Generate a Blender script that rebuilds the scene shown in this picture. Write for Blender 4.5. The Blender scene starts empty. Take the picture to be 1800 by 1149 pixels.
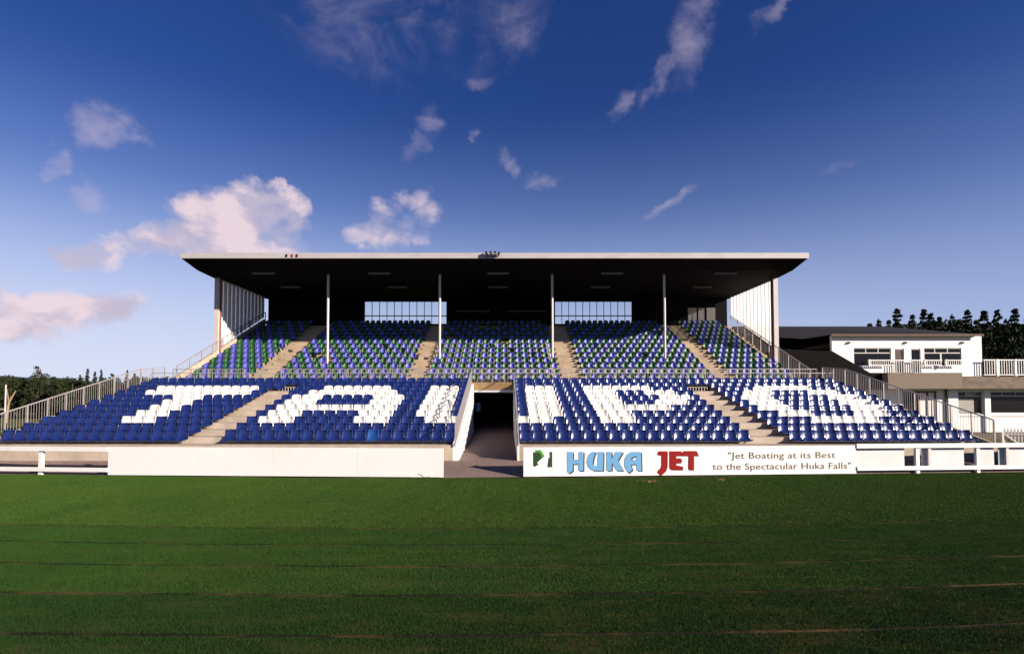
import bpy, bmesh, math, random
import numpy as np
from mathutils import Vector, Matrix
from mathutils.geometry import tessellate_polygon
R = math.radians
random.seed(7)
rng = np.random.default_rng(7)
scene = bpy.context.scene
col = scene.collection

# ------------------------------------------------------------------ camera, sky, sun, exposure
F, VX, HY, CH = 935.0, 888.0, 705.0, 2.4          # focal length and vanishing point of the photograph (1800 px wide), eye height
cam_d = bpy.data.cameras.new('camera')
cam = bpy.data.objects.new('camera', cam_d)
col.objects.link(cam)
cam_d.sensor_width = 36.0
cam_d.lens = F / 1800 * 36
PITCH = 2.0
cam.location = (0, 0, CH)
cam.rotation_euler = (R(90 + PITCH), 0, 0)
cam_d.shift_x = (900 - VX) / 1800
cam_d.shift_y = (HY - F * math.tan(R(PITCH)) - 574.5) / 1800
cam_d.clip_start = 0.1
cam_d.clip_end = 9000
scene.camera = cam

SUN_EL, SUN_AZ = 19.0, 120.0                      # azimuth clockwise from +Y
SKY_STRENGTH, EXPO = 0.05, 0.88
scene.view_settings.view_transform = 'Standard'
scene.view_settings.look = 'None'
scene.view_settings.exposure = EXPO
scene.view_settings.gamma = 1
scene.view_settings.use_curve_mapping = False
scene.cycles.diffuse_bounces = 1
scene.cycles.max_bounces = 8
scene.cycles.transparent_max_bounces = 24

sun_d = bpy.data.lights.new('sun', 'SUN')
sun_d.energy = 5.0
sun_d.angle = R(0.5)
sun_d.color = (1.0, 0.90, 0.77)
sun = bpy.data.objects.new('sun', sun_d)
col.objects.link(sun)
sv = Vector((math.sin(R(SUN_AZ)) * math.cos(R(SUN_EL)), math.cos(R(SUN_AZ)) * math.cos(R(SUN_EL)), math.sin(R(SUN_EL))))
sun.rotation_euler = sv.to_track_quat('Z', 'Y').to_euler()
sun.location = (40, -40, 40)


def sky_dir(px, py):
    az = math.atan((px - VX) / F)
    el = math.atan((HY - py) / F * math.cos(az))
    return az, el


def build_world():
    w = bpy.data.worlds.new('World')
    scene.world = w
    w.use_nodes = True
    nt = w.node_tree
    nt.nodes.clear()
    N, L = nt.nodes.new, nt.links.new

    def val(s, v):
        if hasattr(v, 'is_linked'):
            L(v, s)
        else:
            s.default_value = v

    def M(op, a, b=None, c=None, clamp=False):
        n = N('ShaderNodeMath'); n.operation = op; n.use_clamp = clamp
        val(n.inputs[0], a)
        if b is not None: val(n.inputs[1], b)
        if c is not None: val(n.inputs[2], c)
        return n.outputs[0]

    def smooth(v, lo, hi, tmax=1.0):
        n = N('ShaderNodeMapRange'); n.interpolation_type = 'SMOOTHSTEP'
        val(n.inputs['Value'], v); n.inputs['From Min'].default_value = lo; n.inputs['From Max'].default_value = hi
        n.inputs['To Max'].default_value = tmax
        return n.outputs['Result']

    def noise(vec, scale, detail=6, rough=0.55, dist=0.0):
        n = N('ShaderNodeTexNoise'); L(vec, n.inputs['Vector'])
        n.inputs['Scale'].default_value = scale; n.inputs['Detail'].default_value = detail
        n.inputs['Roughness'].default_value = rough; n.inputs['Distortion'].default_value = dist
        return n.outputs['Fac']

    def mix(f, a, b, mode='MIX'):
        n = N('ShaderNodeMix'); n.data_type = 'RGBA'; n.blend_type = mode
        val(n.inputs[0], f); val(n.inputs[6], a); val(n.inputs[7], b)
        return n.outputs[2]

    sky = N('ShaderNodeTexSky'); sky.sky_type = 'NISHITA'; sky.sun_disc = False
    sky.sun_elevation = R(SUN_EL); sky.sun_rotation = R(SUN_AZ)
    sky.altitude = 400; sky.air_density = 1.0; sky.dust_density = 0.05; sky.ozone_density = 5.0
    hs = N('ShaderNodeHueSaturation'); hs.inputs['Saturation'].default_value = 1.15
    hs.inputs['Value'].default_value = 1.0
    L(sky.outputs[0], hs.inputs['Color'])
    gm = N('ShaderNodeGamma'); gm.inputs['Gamma'].default_value = 1.0
    tint = mix(1.0, hs.outputs[0], (0.84, 0.64, 0.98, 1), 'MULTIPLY')
    L(tint, gm.inputs[0])
    tc = N('ShaderNodeTexCoord'); vec = tc.outputs['Generated']
    sx = N('ShaderNodeSeparateXYZ'); L(vec, sx.inputs[0])
    az = M('ARCTAN2', sx.outputs[0], sx.outputs[1])
    el = M('ARCSINE', sx.outputs[2])
    wn = N('ShaderNodeTexNoise'); wn.inputs['Scale'].default_value = 7.5; wn.inputs['Detail'].default_value = 5; wn.inputs['Roughness'].default_value = 0.6
    L(vec, wn.inputs['Vector'])
    wc = N('ShaderNodeSeparateColor'); L(wn.outputs['Color'], wc.inputs[0])
    az_w = M('ADD', az, M('MULTIPLY', M('SUBTRACT', wc.outputs[0], 0.5), 0.20))
    el_w = M('ADD', el, M('MULTIPLY', M('SUBTRACT', wc.outputs[1], 0.5), 0.13))

    def blob(px, py, rx, ry, rot=0, w=1.0):
        a0, e0 = sky_dir(px, py)
        sxx, syy = rx / F * math.cos(a0) ** 2, ry / F * math.cos(e0) * math.cos(a0)
        c, s = math.cos(R(rot)), math.sin(R(rot))
        da, de = M('SUBTRACT', az_w, a0), M('SUBTRACT', el_w, e0)
        u = M('DIVIDE', M('ADD', M('MULTIPLY', da, c), M('MULTIPLY', de, s)), sxx)
        v = M('DIVIDE', M('SUBTRACT', M('MULTIPLY', de, c), M('MULTIPLY', da, s)), syy)
        r2 = M('ADD', M('MULTIPLY', u, u), M('MULTIPLY', v, v))
        return M('MULTIPLY', M('SUBTRACT', 1.0, r2, clamp=True), w)

    def union(bs):
        t = blob(*bs[0])
        for b in bs[1:]:
            t = M('MAXIMUM', t, blob(*b))
        return t

    mp = N('ShaderNodeMapping'); mp.inputs['Scale'].default_value = (1, 1, 1.5); L(vec, mp.inputs[0])
    mv = mp.outputs[0]
    n1 = noise(mv, 10.0, 7, 0.53, 0.1)
    n2 = noise(mv, 8.0, 7, 0.60, 0.7)
    # heaped clouds low over the roof and near the trees
    cum = union([(455, 372, 110, 75), (500, 400, 75, 70), (370, 395, 100, 62, 12), (260, 425, 130, 45, 14), (150, 440, 90, 34), (410, 440, 170, 38),
                 (660, 398, 72, 50, -5, .68), (735, 372, 60, 60, 40, .55), (90, 542, 210, 50, 0, .95), (200, 536, 95, 44, 0, 1.0), (20, 528, 90, 42), (-150, 470, 160, 60)])
    cd = smooth(M('ADD', cum, M('MULTIPLY', M('SUBTRACT', n1, 0.5), 2.4)), 0.15, 0.98, 0.93)
    cd = M('MULTIPLY', cd, smooth(cum, 0.0, 0.22))
    # torn thin cloud high up
    wis = union([(185, 235, 90, 55, 22, 1.15), (80, 285, 75, 36, 15, 1.15), (160, 345, 50, 24, 0, .85), (690, 35, 250, 110, 8, .62), (900, 40, 100, 95, 60, .52),
                 (1230, 50, 95, 62, 60, .80), (1170, 120, 75, 30, 50, .72), (1105, 165, 45, 22, 40, .75), (1365, 20, 70, 26, 35, .85), (745, 215, 48, 38, 40, .75), (705, 265, 40, 22, 50, .6),
                 (897, 280, 34, 26, 0, .9), (950, 300, 36, 22, 20, .75), (842, 240, 18, 16, 0, .7), (1190, 345, 55, 20, 38, .7), (880, 125, 45, 24, 10, .6), (1500, 275, 40, 18, 40, .45), (1600, 230, 60, 18, 30, .35),
                 (40, 240, 30, 18, 0, .6), (30, 500, 120, 40, 0, .6)])
    wd = smooth(M('ADD', wis, M('MULTIPLY', M('SUBTRACT', n2, 0.5), 3.0)), 0.05, 1.75, 0.60)
    wd = M('MULTIPLY', wd, smooth(wis, 0.0, 0.80))
    # scattered cloud over the rest of the sky
    out = smooth(M('ABSOLUTE', az), 0.9, 1.2)
    n3 = noise(mv, 3.2, 7, 0.6, 0.4)
    od = M('MULTIPLY', M('MULTIPLY', smooth(n3, 0.56, 0.74, 0.7), out), smooth(el, 0.05, 0.2))
    # light side of the clouds: compare with the same noise a little nearer the sun
    mp2 = N('ShaderNodeMapping'); mp2.inputs['Scale'].default_value = (1, 1, 1.5); mp2.inputs['Location'].default_value = (0.02, 0.0, 0.05); L(vec, mp2.inputs[0])
    n1b = noise(mp2.outputs[0], 10.0, 5, 0.5, 0.1)
    lit = smooth(M('ADD', M('MULTIPLY', M('SUBTRACT', n1, n1b), 2.2), M('MULTIPLY', n1, 0.9)), 0.26, 0.72)
    k = 1.0 / (SKY_STRENGTH * 2 ** EXPO)
    cl_l, cl_d = (0.86, 0.69, 0.74), (0.56, 0.50, 0.63)
    cc = mix(lit, tuple(v * k for v in cl_d) + (1,), tuple(v * k for v in cl_l) + (1,))
    low = M('POWER', smooth(el, 0.54, 0.0), 1.10)
    anti = M('COSINE', M('ADD', az, R(60)))
    base = mix(M('MULTIPLY', low, M('ADD', 0.64, M('MULTIPLY', anti, 0.27))), gm.outputs[0], (0.38 * k, 0.52 * k, 0.86 * k, 1))
    f2 = M('MULTIPLY', smooth(el, 0.36, 0.0), M('ADD', 0.42, M('MULTIPLY', anti, 0.42)))
    base = mix(f2, base, (0.78 * k, 0.81 * k, 0.95 * k, 1))
    c1 = mix(M('MAXIMUM', wd, od), base, tuple(v * k for v in (0.62, 0.53, 0.66)) + (1,))
    c2 = mix(cd, c1, cc)
    bg = N('ShaderNodeBackground'); L(c2, bg.inputs[0]); bg.inputs[1].default_value = SKY_STRENGTH
    o = N('ShaderNodeOutputWorld'); L(bg.outputs[0], o.inputs[0])


build_world()

# ------------------------------------------------------------------ materials
def mat(name, color, rough=0.7, var=0.0, scale=3.0, bump=0.0, bscale=40.0, spec=0.5, metal=0.0, color2=None, detail=5, stain=None, stain_scale=0.6, stain_lo=0.52, coat=0.0, stretch=(1, 1, 1)):
    m = bpy.data.materials.new(name)
    m.use_nodes = True
    nt = m.node_tree
    b = nt.nodes['Principled BSDF']
    b.inputs['Roughness'].default_value = rough
    b.inputs['Metallic'].default_value = metal
    b.inputs['Specular IOR Level'].default_value = spec
    b.inputs['Coat Weight'].default_value = coat
    b.inputs['Base Color'].default_value = (*color, 1)
    geo = nt.nodes.new('ShaderNodeNewGeometry')
    mp = nt.nodes.new('ShaderNodeMapping'); mp.inputs['Scale'].default_value = stretch
    nt.links.new(geo.outputs['Position'], mp.inputs[0])
    last = None
    if var or color2:
        n = nt.nodes.new('ShaderNodeTexNoise'); n.inputs['Scale'].default_value = scale; n.inputs['Detail'].default_value = detail
        n.inputs['Roughness'].default_value = 0.62
        nt.links.new(mp.outputs[0], n.inputs['Vector'])
        r = nt.nodes.new('ShaderNodeMapRange'); r.inputs['From Min'].default_value = 0.32; r.inputs['From Max'].default_value = 0.68
        nt.links.new(n.outputs['Fac'], r.inputs['Value'])
        x = nt.nodes.new('ShaderNodeMix'); x.data_type = 'RGBA'
        c2 = color2 or tuple(c * (1 - var) for c in color)
        x.inputs[6].default_value = (*color, 1); x.inputs[7].default_value = (*c2, 1)
        nt.links.new(r.outputs[0], x.inputs[0])
        last = x.outputs[2]
    if stain:
        n = nt.nodes.new('ShaderNodeTexNoise'); n.inputs['Scale'].default_value = stain_scale; n.inputs['Detail'].default_value = 8
        n.inputs['Roughness'].default_value = 0.7
        nt.links.new(mp.outputs[0], n.inputs['Vector'])
        r = nt.nodes.new('ShaderNodeMapRange'); r.inputs['From Min'].default_value = stain_lo; r.inputs['From Max'].default_value = stain_lo + .2; r.inputs['To Max'].default_value = 0.75
        nt.links.new(n.outputs['Fac'], r.inputs['Value'])
        x = nt.nodes.new('ShaderNodeMix'); x.data_type = 'RGBA'
        if last: nt.links.new(last, x.inputs[6])
        else: x.inputs[6].default_value = (*color, 1)
        x.inputs[7].default_value = (*stain, 1)
        nt.links.new(r.outputs[0], x.inputs[0])
        last = x.outputs[2]
    if last: nt.links.new(last, b.inputs['Base Color'])
    if bump:
        n = nt.nodes.new('ShaderNodeTexNoise'); n.inputs['Scale'].default_value = bscale; n.inputs['Detail'].default_value = 4
        nt.links.new(mp.outputs[0], n.inputs['Vector'])
        bp = nt.nodes.new('ShaderNodeBump'); bp.inputs['Strength'].default_value = bump; bp.inputs['Distance'].default_value = 0.02
        nt.links.new(n.outputs['Fac'], bp.inputs['Height'])
        nt.links.new(bp.outputs[0], b.inputs['Normal'])
    return m


def seat_mat(name, color, fade, rough=0.28):
    """moulded plastic, each seat faded a little differently"""
    m = mat(name, color, rough, spec=0.5)
    nt = m.node_tree; b = nt.nodes['Principled BSDF']
    geo = nt.nodes.new('ShaderNodeNewGeometry')
    n = nt.nodes.new('ShaderNodeTexNoise'); n.inputs['Scale'].default_value = 1.9; n.inputs['Detail'].default_value = 3
    nt.links.new(geo.outputs['Position'], n.inputs['Vector'])
    r = nt.nodes.new('ShaderNodeMapRange'); r.inputs['From Min'].default_value = 0.35; r.inputs['From Max'].default_value = 0.7
    nt.links.new(n.outputs['Fac'], r.inputs['Value'])
    x = nt.nodes.new('ShaderNodeMix'); x.data_type = 'RGBA'
    x.inputs[6].default_value = (*color, 1); x.inputs[7].default_value = (*fade, 1)
    nt.links.new(r.outputs[0], x.inputs[0]); nt.links.new(x.outputs[2], b.inputs['Base Color'])
    n2 = nt.nodes.new('ShaderNodeTexNoise'); n2.inputs['Scale'].default_value = 14; n2.inputs['Detail'].default_value = 4
    nt.links.new(geo.outputs['Position'], n2.inputs['Vector'])
    r2 = nt.nodes.new('ShaderNodeMapRange'); r2.inputs['To Min'].default_value = rough - 0.06; r2.inputs['To Max'].default_value = rough + 0.14
    nt.links.new(n2.outputs['Fac'], r2.inputs['Value']); nt.links.new(r2.outputs[0], b.inputs['Roughness'])
    return m


def glass_mat(name, tint, alpha, rough=0.03):
    m = bpy.data.materials.new(name); m.use_nodes = True
    nt = m.node_tree; nt.nodes.clear()
    t = nt.nodes.new('ShaderNodeBsdfTransparent'); t.inputs[0].default_value = (*tint, 1)
    g = nt.nodes.new('ShaderNodeBsdfGlossy'); g.inputs['Roughness'].default_value = rough
    fr = nt.nodes.new('ShaderNodeFresnel'); fr.inputs[0].default_value = 1.3
    x = nt.nodes.new('ShaderNodeMixShader'); nt.links.new(fr.outputs[0], x.inputs[0])
    nt.links.new(t.outputs[0], x.inputs[1]); nt.links.new(g.outputs[0], x.inputs[2])
    o = nt.nodes.new('ShaderNodeOutputMaterial'); nt.links.new(x.outputs[0], o.inputs[0])
    return m


def sheet_mat(name, color, clear):
    """clear-ish corrugated plastic sheet: part of the light goes straight through, the rest is spread"""
    m = bpy.data.materials.new(name); m.use_nodes = True
    nt = m.node_tree; nt.nodes.clear()
    t = nt.nodes.new('ShaderNodeBsdfTransparent'); t.inputs[0].default_value = (1, 1, 1, 1)
    tr = nt.nodes.new('ShaderNodeBsdfTranslucent'); tr.inputs[0].default_value = (*color, 1)
    di = nt.nodes.new('ShaderNodeBsdfDiffuse'); di.inputs[0].default_value = (*color, 1)
    a = nt.nodes.new('ShaderNodeMixShader'); a.inputs[0].default_value = 0.3
    nt.links.new(tr.outputs[0], a.inputs[1]); nt.links.new(di.outputs[0], a.inputs[2])
    x = nt.nodes.new('ShaderNodeMixShader'); x.inputs[0].default_value = 1 - clear
    nt.links.new(t.outputs[0], x.inputs[1]); nt.links.new(a.outputs[0], x.inputs[2])
    o = nt.nodes.new('ShaderNodeOutputMaterial'); nt.links.new(x.outputs[0], o.inputs[0])
    return m


def leaf_mat(name, c1, c2, scale):
    m = mat(name, c1, 0.75, color2=c2, scale=scale, detail=4, spec=0.15)
    return m


def grass_mat(name, A, B, C, D):
    m = bpy.data.materials.new(name); m.use_nodes = True
    nt = m.node_tree; b = nt.nodes['Principled BSDF']
    b.inputs['Roughness'].default_value = 0.8; b.inputs['Specular IOR Level'].default_value = 0.04
    geo = nt.nodes.new('ShaderNodeNewGeometry')

    def nz(scale, det, st=(1, 1, 1)):
        mp = nt.nodes.new('ShaderNodeMapping'); mp.inputs['Scale'].default_value = st
        nt.links.new(geo.outputs['Position'], mp.inputs[0])
        n = nt.nodes.new('ShaderNodeTexNoise'); n.inputs['Scale'].default_value = scale; n.inputs['Detail'].default_value = det
        nt.links.new(mp.outputs[0], n.inputs['Vector'])
        r = nt.nodes.new('ShaderNodeMapRange'); r.inputs['From Min'].default_value = 0.33; r.inputs['From Max'].default_value = 0.67
        nt.links.new(n.outputs['Fac'], r.inputs['Value'])
        return r.outputs[0]

    def mx(f, a, c):
        x = nt.nodes.new('ShaderNodeMix'); x.data_type = 'RGBA'
        nt.links.new(f, x.inputs[0])
        if isinstance(a, tuple): x.inputs[6].default_value = (*a, 1)
        else: nt.links.new(a, x.inputs[6])
        x.inputs[7].default_value = (*c, 1)
        return x.outputs[2]
    c = mx(nz(0.8, 6, (1, .55, 1)), A, B)
    f2 = nt.nodes.new('ShaderNodeMath'); f2.operation = 'MULTIPLY'; f2.inputs[1].default_value = 0.55
    nt.links.new(nz(55, 2), f2.inputs[0])
    c = mx(f2.outputs[0], c, C)
    f3 = nt.nodes.new('ShaderNodeMath'); f3.operation = 'MULTIPLY'; f3.inputs[1].default_value = 0.35
    nt.links.new(nz(0.35, 5), f3.inputs[0])
    c = mx(f3.outputs[0], c, D)
    nt.links.new(c, b.inputs['Base Color'])
    return m


MT = {}
MT['concrete'] = mat('concrete', (0.52, 0.42, 0.33), 0.9, 0.30, 1.3, 0.35, 30, 0.2, stain=(0.28, 0.21, 0.15), stain_scale=0.9)
MT['concrete_up'] = mat('upper_concrete', (0.48, 0.36, 0.245), 0.9, 0.30, 1.3, 0.35, 30, 0.2, stain=(0.22, 0.15, 0.09), stain_scale=1.2)
MT['lintel'] = mat('brown_concrete', (0.34, 0.21, 0.10), 0.9, 0.35, 2.5, 0.3, 25, 0.2)
MT['white'] = mat('white_paint', (0.80, 0.77, 0.73), 0.55, 0.06, 1.2, stain=(0.66, 0.60, 0.52), stain_scale=0.9)
MT['board'] = mat('white_board', (0.82, 0.79, 0.75), 0.5, 0.05, 0.8, stain=(0.74, 0.70, 0.63), stain_scale=0.7)
MT['pale'] = mat('pale_grey_paint', (0.62, 0.60, 0.59), 0.6, 0.12, 1.5, stain=(0.50, 0.47, 0.44))
MT['wallboard'] = mat('sun_patch_tone', (0.36, 0.34, 0.32), 0.8, 0.1, 2)  # tone of the painted sun patches on the back wall
MT['fascia'] = mat('fascia_metal', (0.47, 0.43, 0.43), 0.5, 0.12, 2.0, stain=(0.34, 0.29, 0.285), stain_scale=1.5, stretch=(.4, 1, 1))
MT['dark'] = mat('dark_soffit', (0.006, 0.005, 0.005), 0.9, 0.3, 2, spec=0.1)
MT['dark2'] = mat('dark_boards_and_shade', (0.007, 0.006, 0.006), 0.9, 0.3, 3, spec=0.1)  # near-black fill; on the back wall it stands for shade
MT['galv'] = mat('galvanised_rail', (0.42, 0.37, 0.355), 0.45, 0.25, 6, metal=0.25)
MT['wire'] = mat('pale_wire', (0.36, 0.32, 0.32), 0.5, 0.2, 6)
MT['post'] = mat('post_paint', (0.56, 0.51, 0.48), 0.5, 0.12, 4)
MT['redpost'] = mat('red_brown_paint', (0.28, 0.10, 0.07), 0.6, 0.2, 4)
MT['asphalt'] = mat('red_brown_asphalt', (0.25, 0.175, 0.155), 0.95, 0.30, 9, 0.5, 90, 0.1, stain=(0.17, 0.12, 0.105), stain_scale=1.4)
MT['soil'] = mat('soil', (0.020, 0.016, 0.008), 0.95, 0.3, 1, 0.5, 40, 0.1, stain=(0.19, 0.105, 0.038), stain_scale=1.3, stain_lo=0.48, stretch=(.6, 2, 1))
MT['field'] = mat('rough_grass', (0.11, 0.105, 0.035), 0.95, 0, 0.25, 0.4, 5, 0.1, color2=(0.07, 0.085, 0.022), detail=9)
MT['hill'] = mat('far_hill', (0.055, 0.075, 0.075), 0.95, 0.35, 0.02, spec=0.05)
MT['rib'] = mat('wall_rib', (0.80, 0.78, 0.76), 0.5, 0.08, 2)
MT['rib_dark'] = mat('dark_rib', (0.10, 0.11, 0.15), 0.6, 0.2, 3)
MT['sheet'] = sheet_mat('clear_sheet', (0.95, 0.93, 0.90), 0.50)
MT['sheet_l'] = sheet_mat('milky_sheet', (0.85, 0.88, 0.92), 0.85)
MT['glass'] = glass_mat('window_glass', (0.94, 0.96, 0.97), 0.1)
MT['darkglass'] = mat('dark_glass', (0.012, 0.010, 0.010), 0.08, spec=0.25)
MT['brownglass'] = mat('brown_glazed_door', (0.10, 0.06, 0.04), 0.3, 0.3, 3)
MT['frame_br'] = mat('brown_frame', (0.13, 0.06, 0.04), 0.6, 0.2, 4)
MT['curtain'] = mat('net_curtain', (0.42, 0.38, 0.33), 0.9, 0.35, 14, stretch=(3, 1, .2))
MT['pebble'] = mat('pebble_concrete', (0.27, 0.215, 0.165), 0.95, 0.4, 16, 0.6, 60, 0.1)
MT['pebble2'] = mat('stained_concrete', (0.24, 0.185, 0.145), 0.95, 0.4, 3, 0.5, 40, 0.1, stain=(0.10, 0.08, 0.065), stain_scale=1.0, stretch=(.5, 1, 1))
MT['roofing'] = mat('dark_roofing', (0.030, 0.024, 0.026), 0.75, 0.25, 3, spec=0.2)
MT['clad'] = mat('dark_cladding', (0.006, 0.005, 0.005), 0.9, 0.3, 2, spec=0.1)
MT['base'] = mat('brown_base', (0.13, 0.085, 0.065), 0.9, 0.3, 4)
MT['black'] = mat('black_plastic', (0.012, 0.010, 0.012), 0.5)
MT['red'] = mat('red_paint', (0.42, 0.018, 0.012), 0.5)
MT['letter_blue'] = mat('sky_blue_lettering', (0.13, 0.33, 0.56), 0.5, 0.05, 4)
MT['letter_navy'] = mat('dark_letter_shadow', (0.018, 0.015, 0.03), 0.5)
MT['letter_red'] = mat('red_lettering', (0.26, 0.007, 0.005), 0.6, 0.08, 4, spec=0.15)
MT['letter_dred'] = mat('dark_red_shadow', (0.12, 0.008, 0.006), 0.5)
MT['letter_brown'] = mat('brown_lettering', (0.11, 0.065, 0.03), 0.6)
MT['letter_pale'] = mat('pale_print', (0.62, 0.60, 0.62), 0.6)
MT['green_lt'] = mat('bright_green_paint', (0.05, 0.28, 0.02), 0.5)
MT['green_dk'] = mat('dark_green_paint', (0.012, 0.045, 0.015), 0.5)
MT['lampbody'] = mat('grey_enamel', (0.14, 0.135, 0.125), 0.6)
MT['tube'] = mat('unlit_tube', (0.15, 0.145, 0.13), 0.4)
MT['blue'] = seat_mat('blue_plastic', (0.0075, 0.017, 0.098), (0.012, 0.025, 0.135), 0.23)
MT['blue_lt'] = seat_mat('bright_blue_plastic', (0.010, 0.050, 0.200), (0.014, 0.06, 0.23), 0.27)
MT['whiteseat'] = seat_mat('white_plastic', (0.80, 0.76, 0.70), (0.72, 0.67, 0.61), 0.4)
MT['fadedblue'] = seat_mat('faded_blue_plastic', (0.058, 0.066, 0.34), (0.090, 0.10, 0.43), 0.42)
MT['green'] = seat_mat('green_plastic', (0.009, 0.075, 0.018), (0.016, 0.105, 0.026), 0.42)
MT['leg'] = mat('seat_leg', (0.40, 0.35, 0.31), 0.5, 0.3, 8, metal=0.3)
MT['bark'] = mat('bark', (0.10, 0.065, 0.04), 0.9, 0.4, 5, 0.4, 20)
MT['bark_pale'] = mat('pale_bark', (0.34, 0.22, 0.13), 0.9, 0.4, 5)
MT['pine'] = leaf_mat('pine_needles', (0.012, 0.020, 0.009), (0.024, 0.034, 0.014), 0.9)
MT['leafy'] = leaf_mat('dark_leaves', (0.016, 0.025, 0.009), (0.036, 0.042, 0.014), 0.7)
MT['grass'] = grass_mat('grass_blades', (0.0150, 0.053, 0.0105), (0.026, 0.074, 0.0125), (0.050, 0.098, 0.018), (0.045, 0.083, 0.015))
MT['grass_near'] = grass_mat('deep_grass_blades', (0.0095, 0.038, 0.0085), (0.017, 0.051, 0.0095), (0.036, 0.070, 0.014), (0.030, 0.058, 0.011))  # green darkened to carry the lens falloff near the camera
MT['grass_far'] = grass_mat('worn_grass_blades', (0.023, 0.067, 0.012), (0.039, 0.089, 0.0145), (0.065, 0.110, 0.020), (0.074, 0.100, 0.020))  # lighter green for the strip by the hoardings
MT['dry'] = mat('dry_grass', (0.30, 0.19, 0.08), 0.9, 0.4, 9)

# ------------------------------------------------------------------ helpers
class MB:
    def __init__(s): s.v, s.f, s.m = [], [], []

    def add(s, vs, fs, mi=0):
        b = len(s.v); s.v += [tuple(v) for v in vs]
        s.f += [tuple(i + b for i in f) for f in fs]; s.m += [mi] * len(fs)
        return s

    def box(s, x0, x1, y0, y1, z0, z1, mi=0):
        vs = [(x0, y0, z0), (x1, y0, z0), (x1, y1, z0), (x0, y1, z0), (x0, y0, z1), (x1, y0, z1), (x1, y1, z1), (x0, y1, z1)]
        return s.add(vs, [(0, 3, 2, 1), (4, 5, 6, 7), (0, 1, 5, 4), (1, 2, 6, 5), (2, 3, 7, 6), (3, 0, 4, 7)], mi)

    def bar(s, p, q, w, h=None, mi=0, up=(0, 0, 1)):
        p, q = Vector(p), Vector(q); h = h or w
        d = (q - p).normalized(); u = Vector(up)
        if abs(d.dot(u)) > 0.98: u = Vector((0, 1, 0))
        a = d.cross(u).normalized() * w / 2; b = a.cross(d).normalized() * h / 2
        vs = [p - a - b, p + a - b, p + a + b, p - a + b, q - a - b, q + a - b, q + a + b, q - a + b]
        return s.add(vs, [(0, 1, 2, 3), (7, 6, 5, 4), (0, 4, 5, 1), (1, 5, 6, 2), (2, 6, 7, 3), (3, 7, 4, 0)], mi)

    def tube(s, p, q, r0, r1=None, n=8, mi=0):
        p, q = Vector(p), Vector(q); r1 = r0 if r1 is None else r1
        d = (q - p).normalized(); u = Vector((0, 0, 1)) if abs(d.z) < 0.95 else Vector((0, 1, 0))
        a = d.cross(u).normalized(); b = a.cross(d)
        ring = lambda c, r: [c + (a * math.cos(t) + b * math.sin(t)) * r for t in [2 * math.pi * k / n for k in range(n)]]
        fs = [(k, (k + 1) % n, n + (k + 1) % n, n + k) for k in range(n)] + [tuple(range(n))[::-1], tuple(range(n, 2 * n))]
        return s.add(ring(p, r0) + ring(q, r1), fs, mi)

    def prism_x(s, yz, x0, x1, mi=0):
        n = len(yz)
        vs = [(x0, y, z) for y, z in yz] + [(x1, y, z) for y, z in yz]
        return s.add(vs, [tuple(range(n)), tuple(range(n, 2 * n))[::-1]] + [(k, n + k, n + (k + 1) % n, (k + 1) % n) for k in range(n)], mi)

    def prism_y(s, xz, y0, y1, mi=0, hole=None):
        loops = [xz] + ([hole] if hole else [])
        tri = tessellate_polygon([[Vector((x, 0, z)) for x, z in l] for l in loops])
        flat = [p for l in loops for p in l]; n = len(flat)
        vs = [(x, y0, z) for x, z in flat] + [(x, y1, z) for x, z in flat]
        fs = [tuple(t) for t in tri] + [tuple(i + n for i in t)[::-1] for t in tri]
        o = 0
        for l in loops:
            m = len(l); fs += [(o + k, o + (k + 1) % m, n + o + (k + 1) % m, n + o + k) for k in range(m)]; o += m
        return s.add(vs, fs, mi)

    def build(s, name, mats, parent=None, smooth=False, recalc=True):
        me = bpy.data.meshes.new(name)
        me.from_pydata(s.v, [], s.f)
        mats = mats if isinstance(mats, (list, tuple)) else [mats]
        for m in mats: me.materials.append(MT[m] if isinstance(m, str) else m)
        if len(mats) > 1: me.polygons.foreach_set('material_index', s.m)
        if recalc:
            bm = bmesh.new(); bm.from_mesh(me); bmesh.ops.recalc_face_normals(bm, faces=bm.faces); bm.to_mesh(me); bm.free()
        if smooth: me.polygons.foreach_set('use_smooth', [True] * len(me.polygons))
        me.update()
        return link(name, me, parent)


def link(name, data, parent=None):
    o = bpy.data.objects.new(name, data); col.objects.link(o)
    if parent: o.parent = parent
    return o


def tag(o, label=None, cat=None, group=None, kind=None):
    for k, v in (('label', label), ('category', cat), ('group', group), ('kind', kind)):
        if v: o[k] = v
    return o


def empty(name, loc=(0, 0, 0), rz=0, label=None, cat=None, group=None):
    o = bpy.data.objects.new(name, None); col.objects.link(o)
    o.location = loc; o.rotation_euler = (0, 0, rz); o.empty_display_size = 0.2
    return tag(o, label, cat, group)


def copy_tree(o, parent=None):
    c = o.copy(); col.objects.link(c)
    if parent: c.parent = parent
    for ch in list(o.children): copy_tree(ch, c)
    return c


def PX(px, D): return (px - VX) * D / F
def PZ(py, D): return CH + (HY - py) * D / F
ORD = 'first second third fourth fifth sixth seventh eighth ninth tenth eleventh twelfth thirteenth fourteenth fifteenth sixteenth seventeenth eighteenth nineteenth twentieth'.split()
ORD += ['twenty-' + o for o in ORD[:9]] + ['thirtieth'] + ['thirty-' + o for o in ORD[:9]]

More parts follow.
